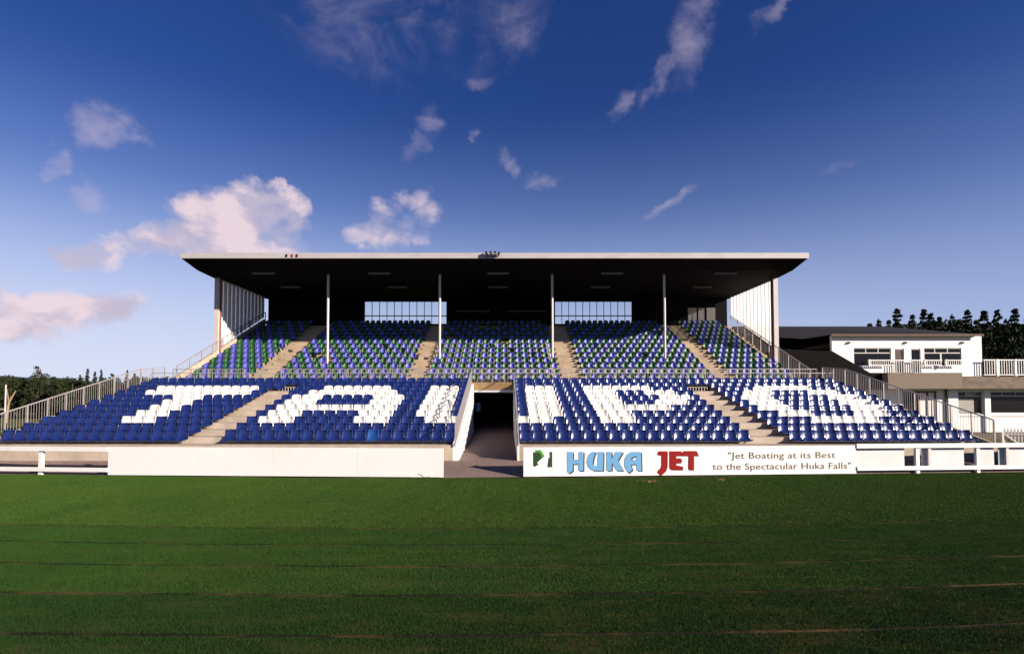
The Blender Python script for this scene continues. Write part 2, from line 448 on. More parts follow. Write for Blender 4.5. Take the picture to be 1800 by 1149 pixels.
# ------------------------------------------------------------------ the setting
g = MB(); g.add([(-4000, -600, -0.03), (4000, -600, -0.03), (4000, 6000, -0.03), (-4000, 6000, -0.03)], [(0, 1, 2, 3)])
tag(g.build('ground', 'field', recalc=False), kind='structure')
g = MB(); g.add([(-70, -60, 0), (70, -60, 0), (70, 19.5, 0), (-70, 19.5, 0)], [(0, 1, 2, 3)])
tag(g.build('pitch', 'soil', recalc=False), kind='structure')
AP0, AP1 = 16.9, 18.62
def apron_z(y): return 0.006 + max(0, y - AP0) * 0.19 if y < AP1 else 0.333 + (y - AP1) * 0.055
g = MB(); ed = [(-24, 18.1), (-12.5, 17.3), (-1.95, 16.76), (.58, 16.92), (11.1, 17.66), (21, 18.35)]
g.add([p for x, y in ed for p in ((x, y, .008), (x, AP1, .333))], [(2 * k, 2 * k + 2, 2 * k + 3, 2 * k + 1) for k in range(len(ed) - 1)])
g.prism_x([(AP1 + .002, -0.2), (AP1 + .002, 0.333), (40, apron_z(40)), (40, -0.2)], -1.62, 0.42)
tag(g.build('path', 'asphalt'), kind='structure')
g = MB(); hv = []; n = 90
hx = np.linspace(-2600, 300, n)
for k, x in enumerate(hx):
    t = (x + 2600) / 2900
    z = 70 + 26 * math.sin(t * 9) + 12 * math.sin(t * 23 + 1) + 5 * math.sin(t * 61)
    if x > -900: z *= max(0.0, 1 - (x + 900) / 1200)
    hv += [(x, 1250, -1), (x, 1500, z * .72), (x, 2000, z)]
g.add(hv, [q for k in range(n - 1) for q in ((3 * k, 3 * k + 3, 3 * k + 4, 3 * k + 1), (3 * k + 1, 3 * k + 4, 3 * k + 5, 3 * k + 2))])
tag(g.build('hills', 'hill'), kind='structure')

# ------------------------------------------------------------------ grandstand
GS = empty('grandstand', (0, 22, 0), 0, 'two-tier concrete grandstand with a dark cantilevered roof and white fascia', 'grandstand')
GS.location = (0, 0, 0)
L0, L1 = -18.4, 17.1                                   # ends of the lower tier
TL, TR = -1.84, 0.50                                   # the tunnel between the two halves of the lower tier
def low_y(i): return 18.62 + 0.8 * i
def low_z(i): return 0.87 + 0.225 * i
def up_y(i): return 29.25 + 0.8 * i
def up_z(i): return 3.44 + 0.375 * i
for i in range(11):
    for a, b in ((L0, TL), (TR, L1)):
        MB().box(a, b, low_y(i) + 0.004 * (i > 0), low_y(i + 1) + (0.0 if i < 10 else 0.02), 0.1 if i == 0 else low_z(i) - 0.45, low_z(i)).build('step', 'concrete', GS)
MB().box(L0, L1, 27.45, 29.25, 3.02, 3.25).build('concourse', 'concrete', GS)
MB().box(TL + .002, TR - .002, 27.43, 27.449, 2.99, 3.36).build('lintel', 'lintel', GS)
MB().box(TL + .06, TR - .06, 27.46, 27.8, 2.87, 2.985).build('lintel_soffit', 'pale', GS)
UB = [(-17.95, -14.05), (-12.95, -5.45), (-4.40, 3.20), (4.40, 11.72), (12.85, 16.75)]
for i in range(13):
    MB().box(-17.95, 16.42, up_y(i) + .003, up_y(i + 1), up_z(i) - 0.6, up_z(i)).build('step', 'concrete_up', GS)
    if i < 12:
        for k in range(4):
            MB().box(UB[k][1] + .06, UB[k + 1][0] - .06, up_y(i + 1) - 0.38, up_y(i + 1) + .001, up_z(i) + 0.002, up_z(i) + 0.19).build('aisle_step', 'concrete_up', GS)
for k in range(4):
    MB().box(UB[k][1] + .06, UB[k + 1][0] - .06, 28.95, 29.252, 3.252, 3.36).build('aisle_step', 'concrete_up', GS)
MB().box(-17.95, 16.75, up_y(13) + .003, 40.5, 7.3, 8.02).build('back_landing', 'concrete_up', GS)
# slanting edge strips of the upper tier
for x0, x1, m, dz in ((-18.12, -17.95, 'concrete', 0), (16.75, 16.92, 'concrete', .8)):
    MB().prism_x([(28.3, 3.1), (28.3, 3.5), (29.3, 3.85 - dz), (39.7, 8.55 - dz), (39.7, 2.5), (29.3, 2.5)], x0, x1).build('edge_beam', m, GS)
# ends of the lower tier
for x0, x1 in ((L0 - .12, L0 - .002), (L1 + .002, L1 + .12)):
    MB().prism_x([(18.62, -.05), (18.62, .90), (27.4, 3.3), (29.2, 3.3), (29.2, -.05)], x0, x1).build('end_wall', 'concrete', GS)
# tunnel: slanting side walls and the dark passage
for x0, x1 in ((TL + .003, -1.62), (0.42, TR - .003)):
    MB().prism_x([(18.615, .25), (18.615, .88), (27.40, 3.30), (27.42, .3)], x0, x1).build('tunnel_wall', 'white', GS)
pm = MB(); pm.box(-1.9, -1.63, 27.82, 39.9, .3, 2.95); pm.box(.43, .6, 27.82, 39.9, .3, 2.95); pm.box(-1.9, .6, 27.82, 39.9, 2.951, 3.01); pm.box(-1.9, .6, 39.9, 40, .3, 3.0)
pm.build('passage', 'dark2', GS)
MB().box(-1.60, -1.34, 28.9, 28.94, 1.86, 2.32).build('notice_board', 'letter_blue', GS)
# lower part behind the concourse, dark fill under the upper tier
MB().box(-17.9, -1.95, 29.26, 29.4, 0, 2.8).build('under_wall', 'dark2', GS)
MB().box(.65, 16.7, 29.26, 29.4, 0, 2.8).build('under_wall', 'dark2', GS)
# roof
RX0, RX1 = -18.32, 17.12
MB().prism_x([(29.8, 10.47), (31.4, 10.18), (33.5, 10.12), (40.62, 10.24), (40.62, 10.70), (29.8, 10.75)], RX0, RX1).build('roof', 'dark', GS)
MB().box(RX0 - .02, RX1 + .02, 29.74, 29.797, 10.455, 10.765).build('fascia', 'fascia', GS)
# back wall with two long windows
WIN = [(-10.72, -4.46), (3.78, 9.66)]
WZ0, WZ1 = 8.24, 10.02
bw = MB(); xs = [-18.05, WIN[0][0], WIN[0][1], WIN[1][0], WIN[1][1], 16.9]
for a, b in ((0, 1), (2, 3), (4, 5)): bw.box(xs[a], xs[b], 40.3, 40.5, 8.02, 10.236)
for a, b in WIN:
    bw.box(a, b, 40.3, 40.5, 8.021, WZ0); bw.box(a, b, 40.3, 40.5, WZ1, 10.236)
bw.build('back_wall', 'dark2', GS)  # a light grey wall with its shade put into the near-black colour
for a, b in WIN:
    fr = MB(); npan = 11; wv = (b - a) / npan; zt = 8.90
    for k in range(npan + 1): fr.box(a + k * wv - .022, a + k * wv + .022, 40.33, 40.40, WZ0, WZ1)
    fr.box(a, b, 40.331, 40.399, zt - .035, zt + .035); fr.box(a, b, 40.331, 40.399, WZ0, WZ0 + .05); fr.box(a, b, 40.331, 40.399, WZ1 - .04, WZ1)
    w = fr.build('window', 'black', GS)
    for k in range(npan):
        MB().box(a + k * wv + .023, a + (k + 1) * wv - .023, 40.36, 40.368, zt + .036, WZ1 - .041).build('pane', 'glass', w)
        MB().box(a + k * wv + .023, a + (k + 1) * wv - .023, 40.36, 40.368, WZ0 + .051, zt - .036).build('pane', 'glass', w)
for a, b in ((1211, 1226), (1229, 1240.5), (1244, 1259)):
    MB().box(PX(a, 40.26), PX(b, 40.26), 40.24, 40.298, 8.1, 9.5).build('wall_board', 'wallboard', GS)  # added pale slabs paint the sun patches on the back wall
# side walls: ribbed sheeting above the rake
def rake(y): return up_z(0) + (y - up_y(0)) * 0.375 / 0.8
NP, WY0, WY1 = 12, 33.42, 39.75
pw = (WY1 - WY0) / NP
def ztop(y): return 10.115 + (y - 33.5) * .0168
for k in range(NP):
    y0, y1 = WY0 + k * pw, WY0 + (k + 1) * pw
    zb = lambda y: rake(y) + 0.38
    s = y0 + pw * .64
    MB().prism_x([(y0 + .003, zb(y0)), (s, zb(s)), (s, ztop(s)), (y0 + .003, ztop(y0))], -18.10, -18.02).build('wall_panel', 'rib', GS)
    MB().prism_x([(s + .003, zb(s)), (y1, zb(y1)), (y1, ztop(y1)), (s + .003, ztop(s))], -18.07, -18.05).build('clear_strip', 'sheet_l', GS)
    e = y1 - .035
    MB().prism_x([(y0 + .003, zb(y0)), (e, zb(e)), (e, ztop(e)), (y0 + .003, ztop(y0))], 16.94, 16.952).build('clear_panel', 'sheet', GS)
    MB().prism_x([(e + .003, zb(e)), (y1, zb(y1)), (y1, ztop(y1)), (e + .003, ztop(e))], 16.92, 16.96).build('wall_rib', 'post', GS)
for x, red in ((-18.07, -17.93), (16.95, 16.80)):
    MB().box(x - .14, x + .14, 33.10, 33.38, 3.3, 10.13).build('end_post', 'post', GS)
    MB().box(red - .05, red + .05, 33.22, 33.36, 4.9, 10.12).build('downpipe', 'redpost', GS)
for x in (-10.84, -4.0, 2.88, 9.74):
    MB().tube((x, 32.35, up_z(3) + .002), (x, 32.35, 10.15), .074, n=14).build('post', 'post', GS, smooth=False)
for a_, b_ in ((-11.5, -10.2), (8.9, 10.24)):
    v = MB().box(a_, b_, low_y(10) - .012, low_y(10) - .004, low_z(9) + .01, low_z(10) - .03).build('vent', 'dark2', GS)  # flat dark sheet stands for the shaded opening behind the bars
    for q in range(9): MB().box(a_ + .07 + q * .14, a_ + .10 + q * .14, low_y(10) - .03, low_y(10) - .013, low_z(9) + .004, low_z(10) - .035).build('vent_bar', 'post', v)
# long beams that carry the lower seats
BLK = {'T': (-18.0, .45, 15), 'A': (-9.95, .4675, 18), 'P': (.72, .466, 18), 'O': (10.5, .441, 15)}
for b, (x0, p, n_) in BLK.items():
    for i in range(11):
        y = low_y(i) + .52
        MB().box(x0 - .2, x0 + p * (n_ - 1) + .2, y, y + .05, low_z(i) + .075, low_z(i) + .115).build('seat_beam', 'leg', GS)

# ------------------------------------------------------------------ seats
def shell_arrays(W, D_, H, nu, nv, tub=0.0, thick=.012):
    """moulded bucket: front lip, pan, curve up into the back"""
    prof = [(-.50, -.035), (-.48, .0), (-.30, .012), (0, .0), (.24, .03), (.36, .14), (.42, .34), (.47, .66), (.50, .93), (.49, 1.0)]
    if nv < 10: prof = [prof[j] for j in (0, 1, 3, 4, 5, 6, 7, 9)]
    V = []
    for j, (py, pz) in enumerate(prof):
        t = j / (len(prof) - 1)
        for i in range(nu):
            u = -1 + 2 * i / (nu - 1)
            w = W / 2 * (1 - .10 * max(0, (t - .55) / .45) ** 2 - tub * .25 * max(0, (t - .45) / .55) ** 2)
            y, z = py * D_, pz * H
            if pz < .1: z += (.045 + .05 * tub) * abs(u) ** 3
            else:
                y -= (.068 + .045 * tub) * abs(u) ** 2.2
            if j == len(prof) - 1: z -= (.045 + .06 * tub) * abs(u) ** 3
            V.append((u * w, y, z))
    Fc = []
    m = len(prof)
    for j in range(m - 1):
        for i in range(nu - 1):
            a = j * nu + i
            Fc.append((a, a + 1, a + nu + 1, a + nu))
    bm = bmesh.new()
    vs = [bm.verts.new(v) for v in V]
    for f in Fc: bm.faces.new([vs[k] for k in f])
    bmesh.ops.recalc_face_normals(bm, faces=bm.faces)
    if sum(f.normal.z for f in bm.faces) < 0: bmesh.ops.reverse_faces(bm, faces=bm.faces)
    bmesh.ops.solidify(bm, geom=bm.faces[:], thickness=thick)
    bm.verts.index_update()
    A = [tuple(v.co) for v in bm.verts]; B = [tuple(v.index for v in f.verts) for f in bm.faces]
    bm.free()
    return A, B


SV, SF = shell_arrays(.436, .42, .375, 9, 10)
UV, UF = shell_arrays(.368, .36, .335, 6, 8, tub=.6)
UV = [(x, y, z + .16) for x, y, z in UV]
LEG = MB().bar((0, -.15, .115), (0, .10, -.0), .030, .028)
BRK = MB().box(-.05, .05, -.12, .1, .102, .12).box(-.012, .012, -.145, -.105, .08, .12)
UST = MB().box(-.03, .03, .02, .12, 0, .16)


def to_mesh(name, V, Fc, mats, smooth, mi=None):
    me = bpy.data.meshes.new(name); me.from_pydata(V, [], Fc)
    for m in mats: me.materials.append(MT[m])
    if mi is not None: me.polygons.foreach_set('material_index', mi)
    me.polygons.foreach_set('use_smooth', smooth if isinstance(smooth, list) else [smooth] * len(Fc))
    me.update()
    return me


SVz = [(x, y, z + .12) for x, y, z in SV]
SH = {c: to_mesh('shell', SVz, SF, [c], True) for c in ('blue', 'whiteseat', 'blue_lt')}
LEG_ME = to_mesh('leg', LEG.v, LEG.f, ['leg'], False)
BRK_ME = to_mesh('bracket', BRK.v, BRK.f, ['leg'], False)
nU = len(UV)
UPV = UV + UST.v; UPF = UF + [tuple(i + nU for i in f) for f in UST.f]
UMI = [0] * len(UF) + [1] * len(UST.f); USM = [True] * len(UF) + [False] * len(UST.f)
UM = {c: to_mesh('tub_seat', UPV, UPF, [c, 'dark2'], USM, UMI) for c in ('fadedblue', 'green')}

RG = lambda a, b: set(range(a, b + 1))
LET = {'T': {8: RG(3, 13), 7: RG(3, 13), **{r: RG(7, 9) for r in range(2, 7)}},
       'A': {2: RG(1, 3) | RG(9, 11) | RG(15, 17), 3: RG(1, 3) | RG(9, 11) | RG(14, 16), 4: RG(1, 11) | RG(14, 16), 5: RG(1, 3) | RG(9, 11) | RG(14, 16),
             6: RG(1, 3) | RG(9, 11) | RG(14, 16), 7: RG(2, 10) | RG(14, 16), 8: RG(3, 9) | RG(14, 16)},
       'P': {2: RG(0, 2) | RG(7, 9), 3: RG(1, 3) | RG(7, 9), 4: RG(1, 3) | RG(7, 13), 5: RG(1, 3) | RG(7, 9) | RG(13, 15), 6: RG(1, 3) | RG(7, 9) | RG(14, 16),
             7: RG(1, 3) | RG(7, 9) | RG(13, 15), 8: RG(1, 3) | RG(7, 13)},
       'O': {2: RG(4, 9), 3: RG(2, 4) | RG(9, 11), 4: RG(1, 3) | RG(10, 12), 5: RG(1, 3) | RG(10, 12), 6: RG(1, 3) | RG(10, 12), 7: RG(2, 4) | RG(9, 11), 8: RG(4, 9)}}
ROWN = ['front', 'second', 'third', 'fourth', 'fifth', 'sixth']
seats = []
for b, (x0, p, n_) in BLK.items():
    for i in range(11):
        for k in range(n_):
            c = 'whiteseat' if k in LET[b].get(i, ()) else 'blue'
            if b == 'A' and i == 0 and k == 11: c = 'blue_lt'
            seats.append((i, b, k, x0 + p * k, c))
# the rearmost row runs on across the two aisles, the one before it part of the way
for xs_, i in (((-11.22, -10.78, -10.36), 10), ((-11.22,), 9), ((9.13, 9.58, 10.04), 10)):
    for x in xs_: seats.append((i, '-', 0, x, 'blue'))
near = sorted([s for s in seats if s[1] != '-'], key=lambda s: (s[0], abs(s[3] + .6)))[:300]
nearset = {(s[0], s[1], s[2]) for s in near}
CN = {'blue': 'blue', 'whiteseat': 'white', 'blue_lt': 'brighter blue'}
sprng = random.Random(3)
for (i, b, k, x, c) in near:
    n_ = BLK[b][2]
    frm, idx = {'T': ('the steps', n_ - 1 - k), 'A': ('the tunnel', n_ - 1 - k), 'P': ('the tunnel', k), 'O': ('the steps', k)}[b]
    if c == 'blue_lt':
        lab = 'brighter blue bucket seat, odd one out in the front row beneath the letter A'
    else:
        lab = f'{CN[c]} bucket seat in {ROWN[i]} row of the letter {b} block, {ORD[idx]} from {frm}'
    o = empty('bucket_seat', (x + sprng.uniform(-.008, .008), low_y(i) + .60, low_z(i)), sprng.uniform(-.03, .03), lab, 'seat', 'lower tier bucket seats that spell a name')
    link('shell', SH[c], o); link('bracket', BRK_ME, o)
    if k % 3 != 1: link('leg', LEG_ME, o)


def mass(name, items, base, mats):
    """items: (x, y, z, material index, leg?)"""
    V, Fc, mi, sm = [], [], [], []
    for (x, y, z, m, parts) in items:
        a = sprng.uniform(-.04, .04); ca, sa = math.cos(a), math.sin(a)
        for (pv, pf, pm, ps) in parts:
            b = len(V)
            V += [(x + vx * ca - vy * sa, y + vx * sa + vy * ca, z + vz) for vx, vy, vz in pv]
            Fc += [tuple(q + b for q in f) for f in pf]
            mi += [m if pm is None else pm] * len(pf); sm += [ps] * len(pf)
    me = to_mesh(name, V, Fc, mats, sm, mi)
    return link(name, me)


SVlo, SFlo = shell_arrays(.436, .42, .375, 7, 8)
SVlo = [(x, y, z + .12) for x, y, z in SVlo]
rest = [s for s in seats if (s[0], s[1], s[2]) not in nearset or s[1] == '-']
items = []
for (i, b, k, x, c) in rest:
    parts = [(SVlo, SFlo, None, True)]
    if k % 3 != 1: parts.append((LEG.v, LEG.f, 2, False))
    items.append((x, low_y(i) + .60, low_z(i), 0 if c == 'blue' else 1, parts))
tag(mass('bucket_seats', items, None, ['blue', 'whiteseat', 'leg']), 'rows of blue and white bucket seats higher up the lower tier', None, None, 'stuff')

# upper tier
UPB = [(-17.62, .392, 9, 'beside the striped end wall'), (-12.70, .411, 18, 'above the letter A'), (-4.16, .416, 18, 'above the tunnel'), (4.62, .408, 18, 'above the letter P'), (13.05, .388, 9, 'beside the white end wall')]
FLIP = [1, 0, 0, 0, 0]
up = []
for bi, (x0, p, n_, nm) in enumerate(UPB):
    for i in range(13):
        for k in range(n_):
            if i > 3 and sprng.random() < .012: continue
            if i == 3 and bi == 1 and k in (5,): continue
            if bi == 4 and k == 8 and i > 3: continue
            green = (i + k + FLIP[bi]) % 2 == 0
            up.append((i, bi, k, x0 + p * k, 'green' if green else 'fadedblue'))
upn = sorted(up, key=lambda s: (s[0], abs(s[3] + .6)))[:300]
upset = {(s[0], s[1], s[2]) for s in upn}
for (i, bi, k, x, c) in upn:
    lab = f"{'green' if c == 'green' else 'faded blue'} tub seat, {ROWN[i]} row {UPB[bi][3]}, {ORD[k]} from striped wall"
    o = link('tub_seat', UM[c])
    o.location = (x + sprng.uniform(-.01, .01), up_y(i) + .40, up_z(i)); o.rotation_euler = (0, 0, sprng.uniform(-.07, .07))
    tag(o, lab, 'seat', 'upper tier blue and green tub seats')
UVlo, UFlo = shell_arrays(.368, .36, .335, 6, 8, tub=.6)
UVlo = [(x, y, z + .16) for x, y, z in UVlo]
items = [(x, up_y(i) + .40, up_z(i), 1 if c == 'green' else 0, [(UVlo, UFlo, None, True), (UST.v, UST.f, 2, False)]) for (i, bi, k, x, c) in up if (i, bi, k) not in upset]
tag(mass('tub_seats', items, None, ['fadedblue', 'green', 'dark2']), 'rows of blue and green tub seats higher up under the roof', None, None, 'stuff')

# ------------------------------------------------------------------ railings
def railing(label, pts, h, post=1.0, bal=.13, group=None, bottom=.08, m='galv', name='railing', pw_=.042, bw_=.010, tr=.04, closed_bottom=True):
    """pts: base line of (x, y, z); tubes, posts and thin uprights follow it"""
    root = empty(name, pts[0], 0, label, 'railing', group)
    o = Vector(pts[0])
    top, bot, bb = MB(), MB(), MB(); plist = []
    for a, b in zip(pts[:-1], pts[1:]):
        a, b = Vector(a) - o, Vector(b) - o
        top.bar(a + Vector((0, 0, h)), b + Vector((0, 0, h)), tr, tr)
        if closed_bottom: bot.bar(a + Vector((0, 0, bottom)), b + Vector((0, 0, bottom)), tr * .7, tr * .7)
        ln = (b - a).length; n_ = max(1, round(ln / post))
        for k in range(n_): plist.append(a.lerp(b, k / n_))
        nb = max(1, round(ln / bal))
        for k in range(nb):
            c = a.lerp(b, (k + .5) / nb)
            bb.bar(c + Vector((0, 0, bottom)), c + Vector((0, 0, h - tr / 2)), bw_, bw_)
    plist.append(Vector(pts[-1]) - o)
    top.build('top_rail', m, root)
    if closed_bottom: bot.build('bottom_rail', m, root)
    tag(bb.build('uprights', m if m != 'galv' else 'wire', root), kind='stuff')
    pm_ = MB().box(-pw_ / 2, pw_ / 2, -pw_ / 2, pw_ / 2, 0, h - tr / 2 - .002).build('post', m, root)
    pm_.location = plist[0]
    for c in plist[1:]:
        q = link('post', pm_.data, root); q.location = c
    return root


def rake_low(y): return .8 + (y - 18.9) * .225 / .8
railing('pale slanting railing down the end of the lower tier by the dark trees', [(-18.45, 18.75, rake_low(18.75)), (-18.45, 26.9, rake_low(26.9)), (-18.45, 28.8, 3.26)], .98, .93, .125, 'slanting side railings of the lower tier')
railing('slanting railing down the end of the lower tier in front of the clubhouse', [(17.2, 18.75, rake_low(18.75)), (17.2, 26.9, rake_low(26.9)), (17.2, 28.8, 3.26)], .98, .93, .125, 'slanting side railings of the lower tier')
railing('low pale railing along the back of the lower tier seats', [(-18.3, 27.52, 3.26), (17.0, 27.52, 3.26)], .60, 1.26, .14, 'railings along the walkway between the tiers', .02, tr=.036, bw_=.008, pw_=.038)
railing('short railing before the upper seats beside the striped end wall', [(-18.0, 28.8, 3.26), (-14.15, 28.8, 3.26)], .88, 1.1, .14, 'railings along the walkway between the tiers', tr=.036, bw_=.008, pw_=.038)
railing('long railing at the foot of the upper tier seats', [(-13.35, 28.8, 3.26), (16.9, 28.8, 3.26)], .88, 1.2, .14, 'railings along the walkway between the tiers', tr=.036, bw_=.008, pw_=.038)
for x, l in ((-1.74, 'fine white railing up the sunlit wall of the tunnel'), (.46, 'white railing up the shaded wall of the tunnel')):
    railing(l, [(x, 18.55, .84), (x, 27.42, 3.28)], .74 if x < 0 else .62, 1.1, .085, 'railings on the tunnel walls', .03, 'wire', bw_=.0065, pw_=.03, tr=.032)
railing('slanting handrail of the upper tier along the striped end wall', [(-17.88, 28.9, 3.72), (-17.88, 39.5, 8.46)], .58, 1.3, .2, 'slanting handrails of the upper tier', .03, closed_bottom=False, tr=.04)
railing('slanting handrail of the upper tier along the white end wall', [(16.84, 29.3, 3.05), (16.84, 39.5, 7.66)], 1.10, 1.3, .2, 'slanting handrails of the upper tier', .03, closed_bottom=False, tr=.04)

# ------------------------------------------------------------------ lamps under the roof, fittings on the fascia
TLAB = ['unlit tube lamp under the front of the roof, {} from the striped end wall', 'unlit tube lamp deeper under the roof, {} from the striped end wall']
for r, (py, xs_) in enumerate(((475, (460, 665, 875, 1078, 1279)), (501, (508, 697, 875, 1057, 1238)))):
    for k, px in enumerate(xs_):
        D = 31.75 if r == 0 else 35.5
        zc = 10.17 if r == 0 else 10.15
        o = empty('tube_lamp', (PX(px, D), D, zc - .0), 0, TLAB[r].format(ORD[k]), 'lamp', 'tube lamps under the roof')
        MB().box(-.66, .66, -.06, .06, -.11, -.035).build('lamp_body', 'lampbody', o)
        MB().tube((-.62, 0, -.135), (.62, 0, -.135), .024, n=8).build('tube', 'tube', o)
for px0, px1, l in ((800, 860, 'pale tube lamp high on the dark back wall, nearer the first long window'), (893, 960, 'pale tube lamp high on the dark back wall, nearer the second long window')):
    D = 40.2
    o = empty('tube_lamp', (PX((px0 + px1) / 2, D), D, PZ(546, D)), 0, l, 'lamp', 'tube lamps under the roof')
    wd_ = PX(px1, D) - PX(px0, D)
    MB().box(-wd_ / 2, wd_ / 2, -.02, .095, -.05, .05).build('lamp_body', 'lampbody', o)
    MB().tube((-wd_ / 2 + .05, -.05, 0), (wd_ / 2 - .05, -.05, 0), .025, n=8).build('tube', 'tube', o)
FD = 29.7
for k, (px, hh, w_, l) in enumerate(((854.5, .30, .13, 'upright oval black loudspeaker on the white roof edge, alone on its side'), (862.2, .30, .15, 'rounded black loudspeaker in the middle of the white roof edge'),
                                     (870, .29, .16, 'black ring shaped fitting on the white roof edge'), (876.5, .22, .13, 'small tilted black fitting at the end of the roof edge cluster'))):
    o = empty('roof_fitting', (PX(px, FD), FD - .1, 10.5), 0, l, 'loudspeaker', 'dark fittings clustered on the roof edge')
    b = MB(); ring = [(math.cos(t) * w_ / 2, math.sin(t) * hh / 2 + .16) for t in [2 * math.pi * q / 16 for q in range(16)]]
    if k == 3: ring = [(x + (z - .16) * .35, z) for x, z in ring]
    hole = [(x * .42, (z - .16) * .42 + .16) for x, z in ring] if k in (1, 2) else None
    b.prism_y(ring, -.1, .04, hole=hole); b.build('horn', 'black', o)
    MB().box(-.02, .02, .041, .1, .05, .1).build('bracket', 'black', o)
for px, m, l in ((500, 'black', 'short black tag on the roof edge beside a red one'), (510, 'red', 'short red tag on the roof edge between two dark ones'), (518.5, 'letter_navy', 'thin dark tag on the roof edge past the red one')):
    tag(MB().box(PX(px, FD) - .04, PX(px, FD) + .04, 29.70, 29.738, 10.52, 10.68).build('roof_tag', m), l, 'tag', 'small tags on the roof edge')

# ------------------------------------------------------------------ boards and fences along the pitch
def seg(p, q):
    a = math.atan2(q[1] - p[1], q[0] - p[0]); return a, math.hypot(q[0] - p[0], q[1] - p[1])
HL0, HL1 = (PX(193, 17.22), 17.22), (PX(780, 16.68), 16.68)
a, ln = seg(HL0, HL1)
hb = empty('hoarding', (*HL0, 0), a, 'long blank white hoarding beside the tunnel mouth', 'hoarding', 'hoardings in front of the stand')
npl = 4
for k in range(npl):
    MB().box(k * ln / npl + .002, (k + 1) * ln / npl - .002, 0, .04, .035, .935).build('panel', 'board', hb)
MB().box(0.05, ln - .05, .042, .10, .05, .16).build('back_rail', 'white', hb)
MB().box(0.05, ln - .05, .042, .10, .80, .90).build('back_rail', 'white', hb)
for k in range(6): MB().box(.1 + k * (ln - .3) / 5, .2 + k * (ln - .3) / 5, .102, .2, -.05, .92).build('post', 'white', hb)

HR0, HR1 = (PX(920, 16.86), 16.86), (PX(1502, 17.58), 17.58)
a, ln = seg(HR0, HR1)
hr = empty('hoarding', (*HR0, 0), a, 'white hoarding with blue and red brush lettering and a green emblem', 'hoarding', 'hoardings in front of the stand')
def on_board(px, py):
    sl = (HR1[1] - HR0[1]) / (HR1[0] - HR0[0]); q = (px - VX) / F
    D = (HR0[1] - sl * HR0[0]) / (1 - sl * q); X = q * D
    return ((X - HR0[0]) / math.cos(a), PZ(py, D))
pc = [0, ln * .25, ln * .5, ln * .75, ln]
for k in range(4): MB().box(pc[k] + .001, pc[k + 1] - .001, 0, .04, .03, .945).build('panel', 'board', hr)
for z0, z1 in ((.05, .16), (.80, .90)): MB().box(0.05, ln - .05, .042, .10, z0, z1).build('back_rail', 'white', hr)
for k in range(6): MB().box(.1 + k * (ln - .3) / 5, .2 + k * (ln - .3) / 5, .102, .2, -.05, .92).build('post', 'white', hr)
ZM = 1800 / 340
def zp(p): return [on_board(910 + x / ZM, 770 + y / ZM) for x, y in p]
LETS = [('letter', 'letter_blue', 'letter_navy', [(458, 123), (512, 123), (512, 193), (565, 193), (565, 123), (610, 123), (606, 298), (562, 298), (562, 236), (510, 236), (510, 295), (474, 324), (458, 305)], None),
        ('letter', 'letter_blue', 'letter_navy', [(690, 123), (728, 123), (712, 150), (700, 190), (694, 232), (700, 246), (712, 252), (738, 250), (745, 123), (794, 123), (790, 296), (700, 296), (665, 280), (645, 252), (638, 215), (645, 178), (662, 145)], None),
        ('letter', 'letter_blue', 'letter_navy', [(822, 123), (870, 123), (868, 190), (908, 123), (975, 123), (926, 205), (975, 296), (915, 296), (872, 222), (868, 296), (822, 296)], None),
        ('letter', 'letter_blue', 'letter_navy', [(1050, 123), (1142, 123), (1145, 296), (1100, 296), (1100, 238), (1046, 240), (1060, 288), (1022, 320), (990, 262), (985, 225), (992, 185), (1015, 145)], [(1098, 160), (1098, 196), (1044, 198), (1060, 174)]),
        ('letter', 'letter_red', 'letter_dred', [(1306, 117), (1384, 117), (1382, 255), (1366, 300), (1318, 340), (1288, 308), (1325, 268), (1330, 240), (1330, 156), (1290, 150)], None),
        ('letter', 'letter_red', 'letter_dred', [(1405, 117), (1512, 117), (1524, 130), (1522, 160), (1462, 160), (1462, 182), (1508, 182), (1516, 195), (1508, 225), (1462, 228), (1462, 246), (1528, 258), (1522, 290), (1420, 290), (1405, 276)], None),
        ('letter', 'letter_red', 'letter_dred', [(1527, 130), (1538, 115), (1655, 115), (1674, 160), (1628, 160), (1626, 290), (1582, 290), (1578, 270), (1582, 160), (1525, 160)], None)]
for nm, m, ms, poly, hole in LETS:
    t = MB(); t.prism_y(zp(poly), -.010, -.006, hole=zp(hole) if hole else None); lo = t.build(nm, m, hr)
    off = 11 if ms == 'letter_navy' else 7
    t = MB(); t.prism_y(zp([(x + off, y + off - 2) for x, y in poly]), -.005, -.001, hole=zp([(x + off, y + off - 2) for x, y in hole]) if hole else None); t.build('letter_shadow', ms, lo)
em = MB().prism_y(zp([(142, 126), (205, 126), (236, 172), (178, 224), (196, 236), (160, 262), (142, 252)]), -.004, -.001).build('emblem', 'green_dk', hr)
MB().prism_y(zp([(165, 106), (214, 106), (250, 165), (226, 182), (206, 130), (165, 126)]), -.008, -.005).build('emblem_top', 'green_lt', em)
MB().prism_y(zp([(292, 126), (320, 122), (320, 268), (306, 262), (290, 268), (274, 262), (284, 185), (298, 168)]), -.004, -.001).build('emblem_bar', 'green_dk', em)
MB().prism_y(zp([(228, 296), (318, 290), (318, 297), (228, 303)]), -.004, -.001).build('emblem_line', 'letter_pale', em)
for s in ((115, 160), (200, 240), (260, 350)): MB().prism_y(zp([(s[0], 338), (s[1], 338), (s[1], 346), (s[0], 346)]), -.004, -.001).build('emblem_line', 'letter_pale', em)


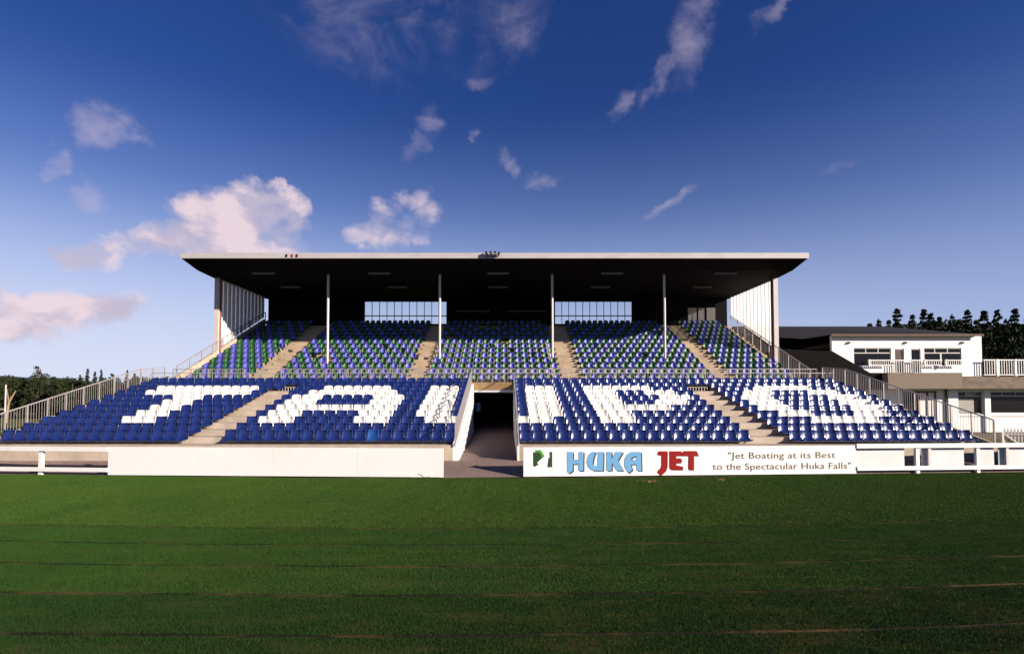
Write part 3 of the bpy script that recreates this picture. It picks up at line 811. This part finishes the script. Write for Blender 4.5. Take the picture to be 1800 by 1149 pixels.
def text(s, px0, px1, py_base, cap_px, parent, m, name='slogan'):
    cu = bpy.data.curves.new('t', 'FONT'); cu.body = s; cu.size = 1.0; cu.resolution_u = 3; cu.space_character = 1.04; cu.offset = 0.008
    to = bpy.data.objects.new('t', cu)
    col.objects.link(to)
    bpy.context.view_layer.update()
    me = bpy.data.meshes.new_from_object(to.evaluated_get(bpy.context.evaluated_depsgraph_get()))
    bpy.data.objects.remove(to); bpy.data.curves.remove(cu)
    co = np.array([v.co[:] for v in me.vertices])
    (xa, zb), (xb, _) = on_board(px0, py_base), on_board(px1, py_base)
    zt = on_board(px0, py_base - cap_px)[1]
    caph = 0.729
    sx_ = (xb - xa) / (co[:, 0].max() - co[:, 0].min()); sz = (zt - zb) / caph
    x00 = co[:, 0].min()
    V = [(xa + (x - x00) * sx_, -.006, zb + y * sz) for x, y, _ in co]
    Fc = [tuple(p.vertices) for p in me.polygons]
    bpy.data.meshes.remove(me)
    # one part per word: cut where the gap between glyphs is wide
    ext = sorted((min(V[i][0] for i in f_), max(V[i][0] for i in f_), f_) for f_ in Fc)
    words_, right = [[]], None
    for lo_, hi_, f_ in ext:
        if right is not None and lo_ - right > .085: words_.append([])
        words_[-1].append(f_); right = hi_ if right is None else max(right, hi_)
    for w_ in words_:
        used = sorted({i for f_ in w_ for i in f_}); ix = {i: q for q, i in enumerate(used)}
        m2 = MB(); m2.add([V[i] for i in used], [tuple(ix[i] for i in f_) for f_ in w_]); m2.build('word', m, parent, recalc=False)
    return len(words_)
print('words', text('"Jet Boating at its Best', 1278, 1466, 770 + 186 / ZM, 11.5, hr, 'letter_brown'), text('to the Spectacular Huka Falls"', 1250.5, 1493, 770 + 288 / ZM, 11.5, hr, 'letter_brown'))


def rail_fence(label, P, Q, posts, group, top=1.0):
    a_, l_ = seg(P, Q)
    r = empty('rail_fence', (*P, 0), a_, label, 'fence', group)
    MB().box(0, l_, -.03, .06, top - .14, top).build('top_rail', 'white', r)
    MB().box(0, l_, -.03, .02, .13, .26).build('bottom_rail', 'white', r)
    for x in posts: MB().box(x - .06, x + .06, .022, .12, -.05, top - .142).build('post', 'white', r)
    return r
FL0 = (-24.0, 18.1)
a, ln = seg(FL0, (HL0[0] - .02, HL0[1]))
rail_fence('open white rail fence running up to the blank white hoarding', FL0, (HL0[0] - .02, HL0[1]), [1.0, 3.6, 6.2, ln - 2.36], 'white rail fences along the pitch', .925)
FR0, FR1 = (HR1[0] + .02, HR1[1]), (25.0, 18.55)
FR = rail_fence('white rail fence with pale boards behind it, under the last seats', FR0, FR1, [8.6, 11.0, 13.4], 'white rail fences along the pitch')
fa, fl = seg(FR0, FR1)
def on_fence(px):
    sl = (FR1[1] - FR0[1]) / (FR1[0] - FR0[0]); q = (px - VX) / F
    D = (FR0[1] - sl * FR0[0]) / (1 - sl * q)
    return (q * D - FR0[0]) / math.cos(fa)
for px in (1611.5, 1717.5): MB().box(on_fence(px) - .06, on_fence(px) + .06, .022, .12, -.05, .858).build('post', 'white', FR)
for px in (1632.5, 1769, 1880): MB().box(on_fence(px) - .05, on_fence(px) + .05, .022, .10, .12, .858).build('post', 'post', FR)
for px0, px1 in ((1504, 1592), (1623, 1697), (1720, 1750), (1758, 1845), (1856, 1930)):
    MB().box(on_fence(px0), on_fence(px1), .125, .15, .10, .84).build('board', 'pale', FR)

# ------------------------------------------------------------------ clubhouse
CB = empty('clubhouse', (0, 0, 0), 0, 'two storey white clubhouse with balcony, dark roof and pebble concrete band', 'building')
FY = 34.0
def cx(px, y=FY): return PX(px, y)
def cz(py, y=FY): return PZ(py, y)
def holes(x0, x1, z0, z1, hs, y0, y1, m='white', name='wall'):
    """a wall with rectangular openings"""
    xs = sorted({x0, x1, *[h[0] for h in hs], *[h[1] for h in hs]}); zs = sorted({z0, z1, *[h[2] for h in hs], *[h[3] for h in hs]})
    w = MB()
    for i in range(len(xs) - 1):
        for j in range(len(zs) - 1):
            mx, mz = (xs[i] + xs[i + 1]) / 2, (zs[j] + zs[j + 1]) / 2
            if not any(h[0] < mx < h[1] and h[2] < mz < h[3] for h in hs):
                w.box(xs[i], xs[i + 1], y0, y1, zs[j], zs[j + 1])
    return w.build(name, m, CB)
W1 = (cx(1502), cx(1568), cz(643), cz(611)); W2 = (cx(1626), cx(1692), cz(643), cz(611))
D1 = (cx(1574), cx(1591), 4.24, cz(612)); D2 = (cx(1603), cx(1620), 4.24, cz(612))
# facade: openings plus the slanting lower corner
holes(cx(1502), cx(1728), 4.22, cz(589), [W1, W2, D1, D2], FY, FY + .2)
MB().prism_y([(cx(1464), cz(617)), (cx(1502) - .002, cz(640)), (cx(1502) - .002, cz(589)), (cx(1464), cz(589))], FY, FY + .2).build('wall', 'white', CB)
MB().prism_y([(cx(1502), cz(640)), (cx(1530), cz(655)), (cx(1530), 4.218), (cx(1502), 4.218)][:2] + [(cx(1502), cz(655))], FY - .004, FY - .001).build('corner_trim', 'white', CB)
MB().box(cx(1692), cx(1728), FY, FY + .2, cz(661), 4.218).build('wall', 'white', CB)
MB().box(cx(1728) - .2, cx(1728), FY + .2, 44, 3.97, cz(589)).build('side_wall', 'white', CB)
def window(x0, x1, z0, z1, vert, hor, m='darkglass', y=FY, lower=()):
    f = MB(); t = .045
    zh = z0 + (z1 - z0) * hor
    for x in (x0, x1 - t): f.box(x, x + t, y + .03, y + .12, z0, z1)
    f.box(x0 + t, x1 - t, y + .03, y + .12, z1 - t, z1); f.box(x0 + t, x1 - t, y + .03, y + .12, z0, z0 + t)
    f.box(x0 + t, x1 - t, y + .035, y + .115, zh - .03, zh + .03)
    xs = [x0 + (x1 - x0) * v for v in vert]
    for x in xs: f.box(x - .025, x + .025, y + .034, y + .114, zh + .03, z1 - t)
    xl = [x0 + (x1 - x0) * v for v in lower]
    for x in xl: f.box(x - .05, x + .05, y + .034, y + .114, z0 + t, zh - .03)
    w = f.build('window', 'post', CB)
    e = [x0 + t] + xs + [x1 - t]
    for a_, b_ in zip(e[:-1], e[1:]): MB().box(a_ + .03, b_ - .03, y + .07, y + .08, zh + .032, z1 - t - .002).build('pane', m, w)
    e = [x0 + t] + xl + [x1 - t]
    for a_, b_ in zip(e[:-1], e[1:]): MB().box(a_ + .03, b_ - .03, y + .07, y + .08, z0 + t + .002, zh - .032).build('pane', m, w)
    return w
window(*W1, (.333, .667), .72); window(*W2, (.30, .64), .72, lower=(.46,))
for (x0, x1, z0, z1), m in ((D1, 'brownglass'), (D2, 'darkglass')):
    f = MB(); f.box(x0, x0 + .05, FY + .03, FY + .12, z0, z1); f.box(x1 - .05, x1, FY + .03, FY + .12, z0, z1); f.box(x0 + .05, x1 - .05, FY + .03, FY + .12, z1 - .07, z1)
    d = f.build('door', 'pale', CB); MB().box(x0 + .052, x1 - .052, FY + .07, FY + .08, z0, z1 - .072).build('pane', m, d)
for px in (1493, 1593, 1693):
    l_ = MB().tube((cx(px), FY, cz(602)), (cx(px), FY - .06, cz(602)), .09, n=16).build('wall_light', 'pale', CB)
    MB().tube((cx(px) + .02, FY - .061, cz(602)), (cx(px) + .02, FY - .16, cz(602.5)), .07, .03, n=14).build('shade', 'base', l_)
# roof and eaves
MB().box(cx(1462, 33.7), cx(1731, 33.7), 33.62, 33.70, cz(590.5, 33.7), cz(586.5, 33.7)).build('gutter', 'base', CB)
zr, zr0 = PZ(573, 40.5), cz(587.5, 33.7)
rf = MB(); xl, xr = cx(1464, 33.7), cx(1730, 33.7)
rf.add([(xl, 33.705, zr0), (xr, 33.705, zr0), (PX(1555, 40.5), 40.5, zr), (17.4, 40.5, zr), (xr, 47, zr0), (17.4, 47, zr0), (17.4, 38.2, PZ(590, 38.2)), (xl - .5, 36, zr0)],
       [(0, 1, 2, 3, 6, 7), (1, 4, 2), (2, 4, 5, 3)])
rf.build('roof', 'roofing', CB, recalc=False)
MB().box(17.4, 23.5, 38.3, 46, 0, PZ(593, 38.3)).build('wing', 'clad', CB)
MB().prism_y([(PX(1412, 36.6), PZ(612.5, 36.6)), (PX(1476, 36.6), PZ(613, 36.6)), (PX(1476, 36.6), PZ(599, 36.6))], 36.6, 36.8).build('side_gable', 'pebble', CB)
# dark covered stair against the end of the stand
MB().prism_y([(17.3, 0), (17.3, PZ(613, 33.6)), (PX(1463, 33.6), PZ(617, 33.6)), (PX(1530, 33.6), PZ(656, 33.6)), (PX(1561.5, 33.6), PZ(656, 33.6)), (PX(1561.5, 33.6), PZ(684, 33.6)), (PX(1520, 33.6), PZ(684, 33.6)), (PX(1520, 33.6), 0)],
             33.5, 33.99).build('covered_stair', 'clad', CB)
# concrete bands
MB().box(cx(1561.5, 33.0), cx(1692.5, 33.0), 33.0, 33.998, cz(683, 33.0), cz(655.5, 33.0)).build('balcony_band', 'pebble', CB)
MB().box(cx(1692.5, 33.0) + .003, 52, 33.4, 33.995, cz(683, 33.4), cz(661.5, 33.4)).build('terrace_band', 'pebble2', CB)
MB().box(30.6, 52, 34.0, 46, 3.3, 3.96).build('terrace', 'pebble2', CB)
# balcony railing
def rail_part(name, x0, x1, y, z0, z1, posts, bal, pw=.07, bot=True):
    b = MB(); b.box(x0, x1, y - .03, y + .03, z1 - .06, z1)
    if bot: b.box(x0, x1, y - .025, y + .025, z0 + .05, z0 + .1)
    r = b.build(name, 'white', CB)
    for p in posts: MB().box(p - pw, p + pw, y - .06, y + .06, z0, z1 + .02).build('post', 'white', r)
    bb = MB(); n_ = int((x1 - x0) / bal)
    for k in range(n_):
        x = x0 + (k + .5) * (x1 - x0) / n_
        bb.box(x - .015, x + .015, y - .015, y + .015, z0 + .1 if bot else z0, z1 - .061)
    tag(bb.build('balusters', 'white', r), kind='stuff')
BY = 33.75
for a_, b_ in ((1528, 1568), (1626, 1657), (1663, 1692)):
    rail_part('balcony_railing', cx(a_, BY), cx(b_, BY), BY, cz(643.5, BY), cz(632, BY), [cx(a_, BY) + .03], .13, .05)
for a_, b_ in ((1571, 1592), (1600, 1623)):
    rail_part('balcony_railing', cx(a_, BY), cx(b_, BY), BY, cz(655, BY) + .002, cz(632, BY), [], .13, bot=False)
rail_part('terrace_railing', cx(1730, BY), 46, BY, cz(661, BY) + .01, cz(631.5, BY), [cx(1754, BY), cx(1786, BY), cx(1818, BY), cx(1850, BY), cx(1882, BY)], .155, .06)
# ground floor
GY = 34.4
def gx(px): return PX(px, GY)
def gz(py): return PZ(py, GY)
GD = (gx(1586), gx(1646), .42, gz(687)); G1 = (gx(1684), gx(1727), gz(727), gz(688)); G2 = (gx(1739), gx(1806), gz(726), gz(688)); G3 = (gx(1816), gx(1890), gz(726), gz(688))
holes(gx(1520), 52, .42, 3.298, [GD, G1, G2, G3], GY, GY + .2)
MB().box(gx(1520), 52, GY - .02, GY + .2, -.03, .418).build('plinth', 'base', CB)
for (x0, x1, z0, z1) in (G1, G2, G3): window(x0, x1, z0, z1, (.34, .7), .8, y=GY)
for px0, px1 in ((1686, 1712),):
    MB().box(gx(px0), gx(px1), GY + .04, GY + .06, gz(725), gz(700)).build('curtain', 'curtain', CB)
    MB().box(gx(px0 + 12), gx(px1), GY + .04, GY + .06, gz(697), gz(690)).build('curtain', 'curtain', CB)
f = MB(); x0, x1, z0, z1 = GD
for x in (x0, x0 + (x1 - x0) * .46, x0 + (x1 - x0) * .72, x1 - .1): f.box(x, x + .1, GY + .02, GY + .12, z0, z1)
f.box(x0, x1, GY + .021, GY + .119, z1 - .1, z1)
d = f.build('door', 'frame_br', CB)
MB().box(x0 + .1, x0 + (x1 - x0) * .46, GY + .07, GY + .08, z0, z1 - .1).build('pane', 'darkglass', d)
for q0, q1 in ((.50, .72), (.765, .95)): MB().box(x0 + (x1 - x0) * q0, x0 + (x1 - x0) * q1, GY + .06, GY + .08, z0, z1 - .1).build('door_leaf', 'white', d)
for px in (1727.5, 1733): pass
MB().box(gx(1728), gx(1738), GY - .12, GY - .001, .42, 3.29).build('pier', 'white', CB)
MB().box(gx(1664), gx(1681), GY - .12, GY - .001, .42, 3.29).build('pier', 'white', CB)
MB().tube((gx(1661), GY - .06, .42), (gx(1661), GY - .06, 3.29), .045, n=8).build('downpipe', 'base', CB)
MB().box(gx(1683), 52, GY - .07, GY - .002, gz(731), gz(728)).build('sill', 'white', CB)
# palisade gate to the side
gt = empty('palisade_gate', (PX(1762, 22.5), 22.5, 0), R(-4), 'pale spiked palisade gate standing beyond the end of the stand', 'gate')
gw = 2.3
MB().box(0, gw, -.02, .02, .98, 1.04).box(0, gw, -.021, .019, .3, .36).build('gate_rail', 'wire', gt)
MB().bar((.05, -.03, .98), (.9, -.03, .36), .06, .03).build('brace', 'white', gt)
pk = MB(); pk.prism_y([(-.035, .12), (.035, .12), (.035, 1.16), (0, 1.27), (-.035, 1.16)], .022, .04)
p0 = pk.build('picket', 'wire', gt); p0.location = (.06, 0, 0)
for k in range(1, 17):
    q = link('picket', p0.data, gt); q.location = (.06 + k * .135, 0, 0)
MB().box(-.1, -.02, -.04, .04, -.03, 1.1).build('gate_post', 'pale', gt)
# grassy strip's little white box behind the lower railing and the goal posts far off
bx = empty('field_box', (PX(93, 26), 26, PZ(733, 26) - .35), 0, 'small white box table standing on the grass beyond the end railing', 'box')
bx.location = (-24.0, 28.5, 0)
MB().box(-.35, .35, -.3, .3, 1.45, 1.62).build('top', 'board', bx)
for sx_ in (-.3, .3):
    for sy_ in (-.25, .25): MB().box(sx_ - .03, sx_ + .03, sy_ - .03, sy_ + .03, -.03, 1.449).build('leg', 'board', bx)
gp = empty('goal_posts', (PX(10, 52), 52, 0), 0, 'thin pale rugby goal posts far off before the dark trees', 'goal posts')
MB().tube((0, 0, -.03), (0, 0, PZ(676, 52)), .075, .06, 8).build('upright', 'post', gp)
MB().tube((-5.6, 0, -.03), (-5.6, 0, PZ(676, 52)), .075, .06, 8).build('upright', 'post', gp)
MB().tube((-5.52, 0, PZ(719, 52)), (-.08, 0, PZ(719, 52)), .05, .05, 8).build('crossbar', 'post', gp)

# ------------------------------------------------------------------ trees
def crown_mesh(kind, seed, mname):
    r = np.random.default_rng(seed)
    V, Fc = [], []

    def tuft(c, rad, n_, s, flat=.6, droop=0):
        for _ in range(n_):
            d = r.normal(size=3); d /= np.linalg.norm(d); d[2] *= flat
            p = c + d * rad * r.random() ** .5
            a = r.normal(size=3); a /= np.linalg.norm(a); b = r.normal(size=3); b -= a * a.dot(b); b /= np.linalg.norm(b)
            ss = s * r.uniform(.6, 1.3); i = len(V)
            V.extend([tuple(p + a * ss), tuple(p - a * ss * .5 + b * ss * .55), tuple(p - a * ss * .5 - b * ss * .55)]); Fc.append((i, i + 1, i + 2))
    if kind == 'pine':                       # height 1 = 10 m unit tree, built in metres for h = 10
        H = 10.0
        zc = .9
        while zc < H * .99:
            t = zc / H
            reach = 3.0 * (1 - t) ** 1.05 * r.uniform(.6, 1.15) + .10
            nb = int(6 + 4 * (1 - t))
            for k in range(nb):
                an = r.uniform(0, 2 * math.pi); L_ = reach * r.uniform(.55, 1.1)
                m_ = max(1, int(L_ / .42))
                for q in range(m_):
                    f = (q + .8) / m_
                    c = np.array([math.cos(an) * L_ * f, math.sin(an) * L_ * f, zc + L_ * .28 * f * f + r.normal() * .06])
                    tuft(c, .38 * (1.15 - .4 * f) * (1.1 - .75 * t), int(18 - 4 * t), .21 - .07 * t, .8)
            zc += r.uniform(.32, .62) * (1.1 - .5 * zc / H)
        tuft(np.array([0, 0, H * .97]), .14, 14, .1, 2.2)
        for zz in np.linspace(.8, H * .85, 26): tuft(np.array([0, 0, zz]), .75 * (1.02 - zz / H), 22, .26, 1.0)
    elif kind == 'broad':
        H = 10.0
        nc = 62
        for _ in range(nc):
            an = r.uniform(0, 2 * math.pi); zz = r.uniform(.16, .97); rr = 3.1 * math.sqrt(max(.04, 1 - ((zz - .48) / .56) ** 2)) * r.random() ** .45
            c = np.array([math.cos(an) * rr, math.sin(an) * rr, zz * H])
            tuft(c, r.uniform(.55, 1.1), 80, .22, .8)
    else:                                    # tall cone of loose foliage
        H = 10.0
        for q in range(95):
            zz = 1 - ((q + r.random()) / 95) ** .6; rr = 3.3 * (1 - zz) ** .8 * r.random() ** .5 + .05; an = r.uniform(0, 2 * math.pi)
            tuft(np.array([math.cos(an) * rr, math.sin(an) * rr, zz * H]), r.uniform(.4, .75) * (1.25 - .7 * zz), 55, .16, 1.0)
    me = bpy.data.meshes.new('crown'); me.from_pydata(V, [], Fc); me.materials.append(MT[mname]); me.update()
    return me


CR = {'pine': [crown_mesh('pine', s, 'pine') for s in range(5)], 'broad': [crown_mesh('broad', 10 + s, 'leafy') for s in range(4)], 'cone': [crown_mesh('cone', 20 + s, 'leafy') for s in range(2)]}
TRK = {}
for kind in CR:
    t = MB(); t.tube((0, 0, -.05), (.05, 0, 3.0), .17, .13, 9).tube((.05, 0, 3.0), (-.04, .03, 6.5), .13, .08, 9).tube((-.04, .03, 6.5), (0, 0, 9.6), .08, .02, 9)
    if kind != 'pine':
        for an in (0.4, 2.2, 4.1): t.tube((.04, 0, 3.0 + an * .3), (math.cos(an) * 1.6, math.sin(an) * 1.6, 5.2 + an * .3), .08, .03, 7)
    me = bpy.data.meshes.new('trunk'); me.from_pydata(t.v, [], t.f); me.materials.append(MT['bark']); me.update(); TRK[kind] = me
trng = random.Random(11)
def tree(kind, x, y, h, w, label, group, name):
    o = empty(name, (x, y, -.03), trng.uniform(0, 6.28), label, 'tree', group)
    c = link('crown', trng.choice(CR[kind]), o); t = link('trunk', TRK[kind], o)
    for q in (c, t): q.scale = (w, w, h / 10)
    return o
RT = [(1531, 566), (1548, 560), (1565, 560), (1580, 540), (1607, 550), (1627, 542), (1640, 549), (1655, 556), (1677, 552), (1690, 560), (1705, 542), (1720, 560), (1734, 545), (1757, 543), (1772, 560), (1788, 540), (1812, 548), (1836, 540), (1866, 552), (1900, 545)]
for k, (px, py) in enumerate(RT):
    D = 70 + (k * 37 % 11) - 5
    tree('pine', PX(px, D), D, PZ(py, D) + .1, 1.45 if py < 550 else 1.15, f'dark pine {ORD[k]} in the row behind the clubhouse, counted from the stand', 'pines behind the clubhouse', 'pine_tree')
for k in range(39):
    px = 1515 + k * 13; D = 79 + (k * 29 % 9)
    tree('pine' if k % 3 == 1 else 'broad', PX(px, D), D, PZ((562 if k > 5 else 574) + (k * 13 % 14) + (14 if k < 3 else 0), D), 1.25, f'dark tree in the dense second row behind the pines, {ORD[k]} from the stand', 'trees of the dense second row behind the clubhouse', 'forest_tree')
LT = [(-25, 655, 'broad'), (18, 660, 'broad'), (42, 668, 'broad'), (66, 640, 'cone'), (80, 657, 'broad'), (96, 662, 'pine'), (112, 668, 'broad'), (128, 662, 'broad'), (140, 657, 'pine'), (153, 646, 'pine'), (166, 652, 'pine'), (177, 648, 'pine'),
      (190, 664, 'broad'), (197, 655, 'cone'), (212, 664, 'broad'), (223, 649, 'pine'), (236, 655, 'pine'), (252, 662, 'broad'), (270, 664, 'pine'), (290, 662, 'broad'), (312, 666, 'pine'), (335, 668, 'broad')]
for k, (px, py, kind) in enumerate(LT):
    D = 72 + (k * 31 % 9)
    nm = {'broad': 'bushy dark tree', 'cone': 'tall conical tree', 'pine': 'slim dark conifer'}[kind]
    w = {'broad': .75, 'cone': .72, 'pine': .55}[kind]
    tree(kind, PX(px, D), D, PZ(py, D), w, f'{nm} behind the end railing, {ORD[k]} from the goal posts end', 'trees beyond the end of the stand', {'broad': 'bushy_tree', 'cone': 'conical_tree', 'pine': 'conifer'}[kind])
for k in range(20):
    px = -60 + k * 21; D = 84 + (k * 17 % 7)
    tree('broad', PX(px, D), D, PZ(674 + (k * 7 % 9), D), .8, f'low dark tree in the dense back row beyond the goal posts, {ORD[k]} from there', 'dense second row of trees beyond the stand', 'forest_tree')
# bare leaning trunk lit by the sun in front of those trees
bt = empty('bare_tree', (PX(12, 60), 60, -.03), 0, 'leaning sunlit bare trunk in front of the dark trees', 'tree')
MB().tube((0, 0, 0), (.25, 0, 2.3), .14, .11, 9).tube((.25, 0, 2.3), (.9, .1, 3.6), .11, .05, 9).tube((.25, 0, 2.3), (-.1, .1, 3.8), .08, .03, 8).build('trunk', 'bark_pale', bt)

# ------------------------------------------------------------------ small things at the foot of the boards
tw = MB()
for pts in ([(745, 837), (741, 833), (735, 832)], [(725, 838), (738, 838), (752, 837)], [(752, 838), (756, 836)]):
    pv = [(PX(x, 16.55), 16.5, PZ(y, 16.55)) for x, y in pts]
    for p, q in zip(pv[:-1], pv[1:]): tw.tube((p[0], p[1], max(.02, p[2])), (q[0], q[1], max(.02, q[2])), .014, .01, 6)
tag(tw.build('fallen_twig', 'bark'), 'dry twig lying in the grass before the blank white hoarding', 'twig')
for px, py, l in ((1146, 846, 'clump of dry brown turf below the red lettering'), (1262, 843, 'small dry turf scrap below the slogan on the hoarding')):
    D = CH * F / (py - HY); c = MB(); rr = random.Random(px)
    for _ in range(60):
        x, y = rr.gauss(0, .14 if px < 1200 else .07), rr.gauss(0, .08); an = rr.uniform(0, 6.28); s_ = rr.uniform(.03, .07)
        c.add([(x, y, 0), (x + .02 * math.cos(an), y + .02 * math.sin(an), 0), (x + s_ * math.cos(an), y + s_ * math.sin(an), rr.uniform(.03, .08))], [(0, 1, 2)])
    o = c.build('turf_clump', 'dry', recalc=False); o.location = (PX(px, D), D, .01); tag(o, l, 'turf', 'loose turf by the boards')

# ------------------------------------------------------------------ mown grass
def blade_patch(w, d, n_, bw, hmin, hmax, seed, m='grass'):
    r = np.random.default_rng(seed)
    x = r.uniform(-w / 2, w / 2, n_); y = r.uniform(-d / 2, d / 2, n_); an = r.uniform(0, 2 * np.pi, n_)
    h = r.uniform(hmin, hmax, n_); lean = r.normal(0, .6, n_) * h; la = r.uniform(0, 2 * np.pi, n_); b = bw * r.uniform(.6, 1.2, n_)
    V = np.empty((n_, 3, 3))
    V[:, 0] = np.stack([x - np.cos(an) * b / 2, y - np.sin(an) * b / 2, np.zeros(n_)], 1)
    V[:, 1] = np.stack([x + np.cos(an) * b / 2, y + np.sin(an) * b / 2, np.zeros(n_)], 1)
    V[:, 2] = np.stack([x + np.cos(la) * lean, y + np.sin(la) * lean, h], 1)
    me = bpy.data.meshes.new('grass')
    me.vertices.add(n_ * 3); me.vertices.foreach_set('co', V.ravel())
    me.loops.add(n_ * 3); me.loops.foreach_set('vertex_index', np.arange(n_ * 3))
    me.polygons.add(n_); me.polygons.foreach_set('loop_start', np.arange(0, n_ * 3, 3))
    me.materials.append(MT[m]); me.update(); me.validate()
    return me


def grass_field(name, me, nx, dx, y_first, ny, dy, label):
    o = link(name, me); tag(o, label, None, None, 'stuff')
    ng = bpy.data.node_groups.new(name, 'GeometryNodeTree')
    ng.interface.new_socket('Geometry', in_out='INPUT', socket_type='NodeSocketGeometry')
    ng.interface.new_socket('Geometry', in_out='OUTPUT', socket_type='NodeSocketGeometry')
    N, L = ng.nodes.new, ng.links.new
    gi, go = N('NodeGroupInput'), N('NodeGroupOutput')
    gr = N('GeometryNodeMeshGrid'); gr.inputs['Size X'].default_value = dx * (nx - 1); gr.inputs['Size Y'].default_value = dy * (ny - 1)
    gr.inputs['Vertices X'].default_value = nx; gr.inputs['Vertices Y'].default_value = ny
    pos = N('GeometryNodeInputPosition'); sp = N('ShaderNodeSeparateXYZ'); L(pos.outputs[0], sp.inputs[0])

    def M(op, a_, b_):
        n = N('ShaderNodeMath'); n.operation = op
        for s_, v in zip(n.inputs, (a_, b_)):
            if hasattr(v, 'is_linked'): L(v, s_)
            else: s_.default_value = v
        return n.outputs[0]
    X = sp.outputs[0]
    wob = M('MULTIPLY', M('SINE', M('MULTIPLY', X, 1.3), 0), .012)
    off = M('ADD', M('ADD', M('MULTIPLY', M('MULTIPLY', X, X), .0055), M('MULTIPLY', X, .02)), wob)
    cb = N('ShaderNodeCombineXYZ'); L(M('ADD', off, y_first + dy * (ny - 1) / 2), cb.inputs[1])
    sps = N('GeometryNodeSetPosition'); L(gr.outputs[0], sps.inputs['Geometry']); L(cb.outputs[0], sps.inputs['Offset'])
    io = N('GeometryNodeInstanceOnPoints'); L(sps.outputs[0], io.inputs['Points']); L(gi.outputs[0], io.inputs['Instance'])
    rv = N('FunctionNodeRandomValue'); rv.data_type = 'INT'
    mins = [s_ for s_ in rv.inputs if s_.name == 'Min' and s_.type == 'INT'][0]; maxs = [s_ for s_ in rv.inputs if s_.name == 'Max' and s_.type == 'INT'][0]
    mins.default_value = 0; maxs.default_value = 1
    ro = [s_ for s_ in rv.outputs if s_.type == 'INT'][0]
    rot = M('ADD', M('MULTIPLY', ro, math.pi), M('ADD', M('MULTIPLY', X, .0110), .02))
    cr = N('ShaderNodeCombineXYZ'); L(rot, cr.inputs[2])
    e2r = N('FunctionNodeEulerToRotation'); L(cr.outputs[0], e2r.inputs[0]); L(e2r.outputs[0], io.inputs['Rotation'])
    L(io.outputs[0], go.inputs[0])
    md = o.modifiers.new('spread', 'NODES'); md.node_group = ng
    return o


grass_field('mown_grass', blade_patch(1.02, 1.088, 16000, .0048, .010, .024, 1, 'grass_near'), 44, 1.0, 4.965 - 1.15 * 2, 4, 1.15, 'short green grass mown in strips nearest the camera, darkened for lens falloff')
grass_field('mown_grass', blade_patch(1.02, 1.088, 14000, .0052, .010, .024, 3), 44, 1.0, 4.965 + 1.15 * 2, 3, 1.15, 'short green grass mown in strips across the middle of the pitch')
grass_field('mown_grass', blade_patch(1.12, 1.16, 9000, .008, .012, .030, 2, 'grass_far'), 44, 1.0, 10.14 + .61, 6, 1.065, 'short lighter grass between the strips and the hoardings')
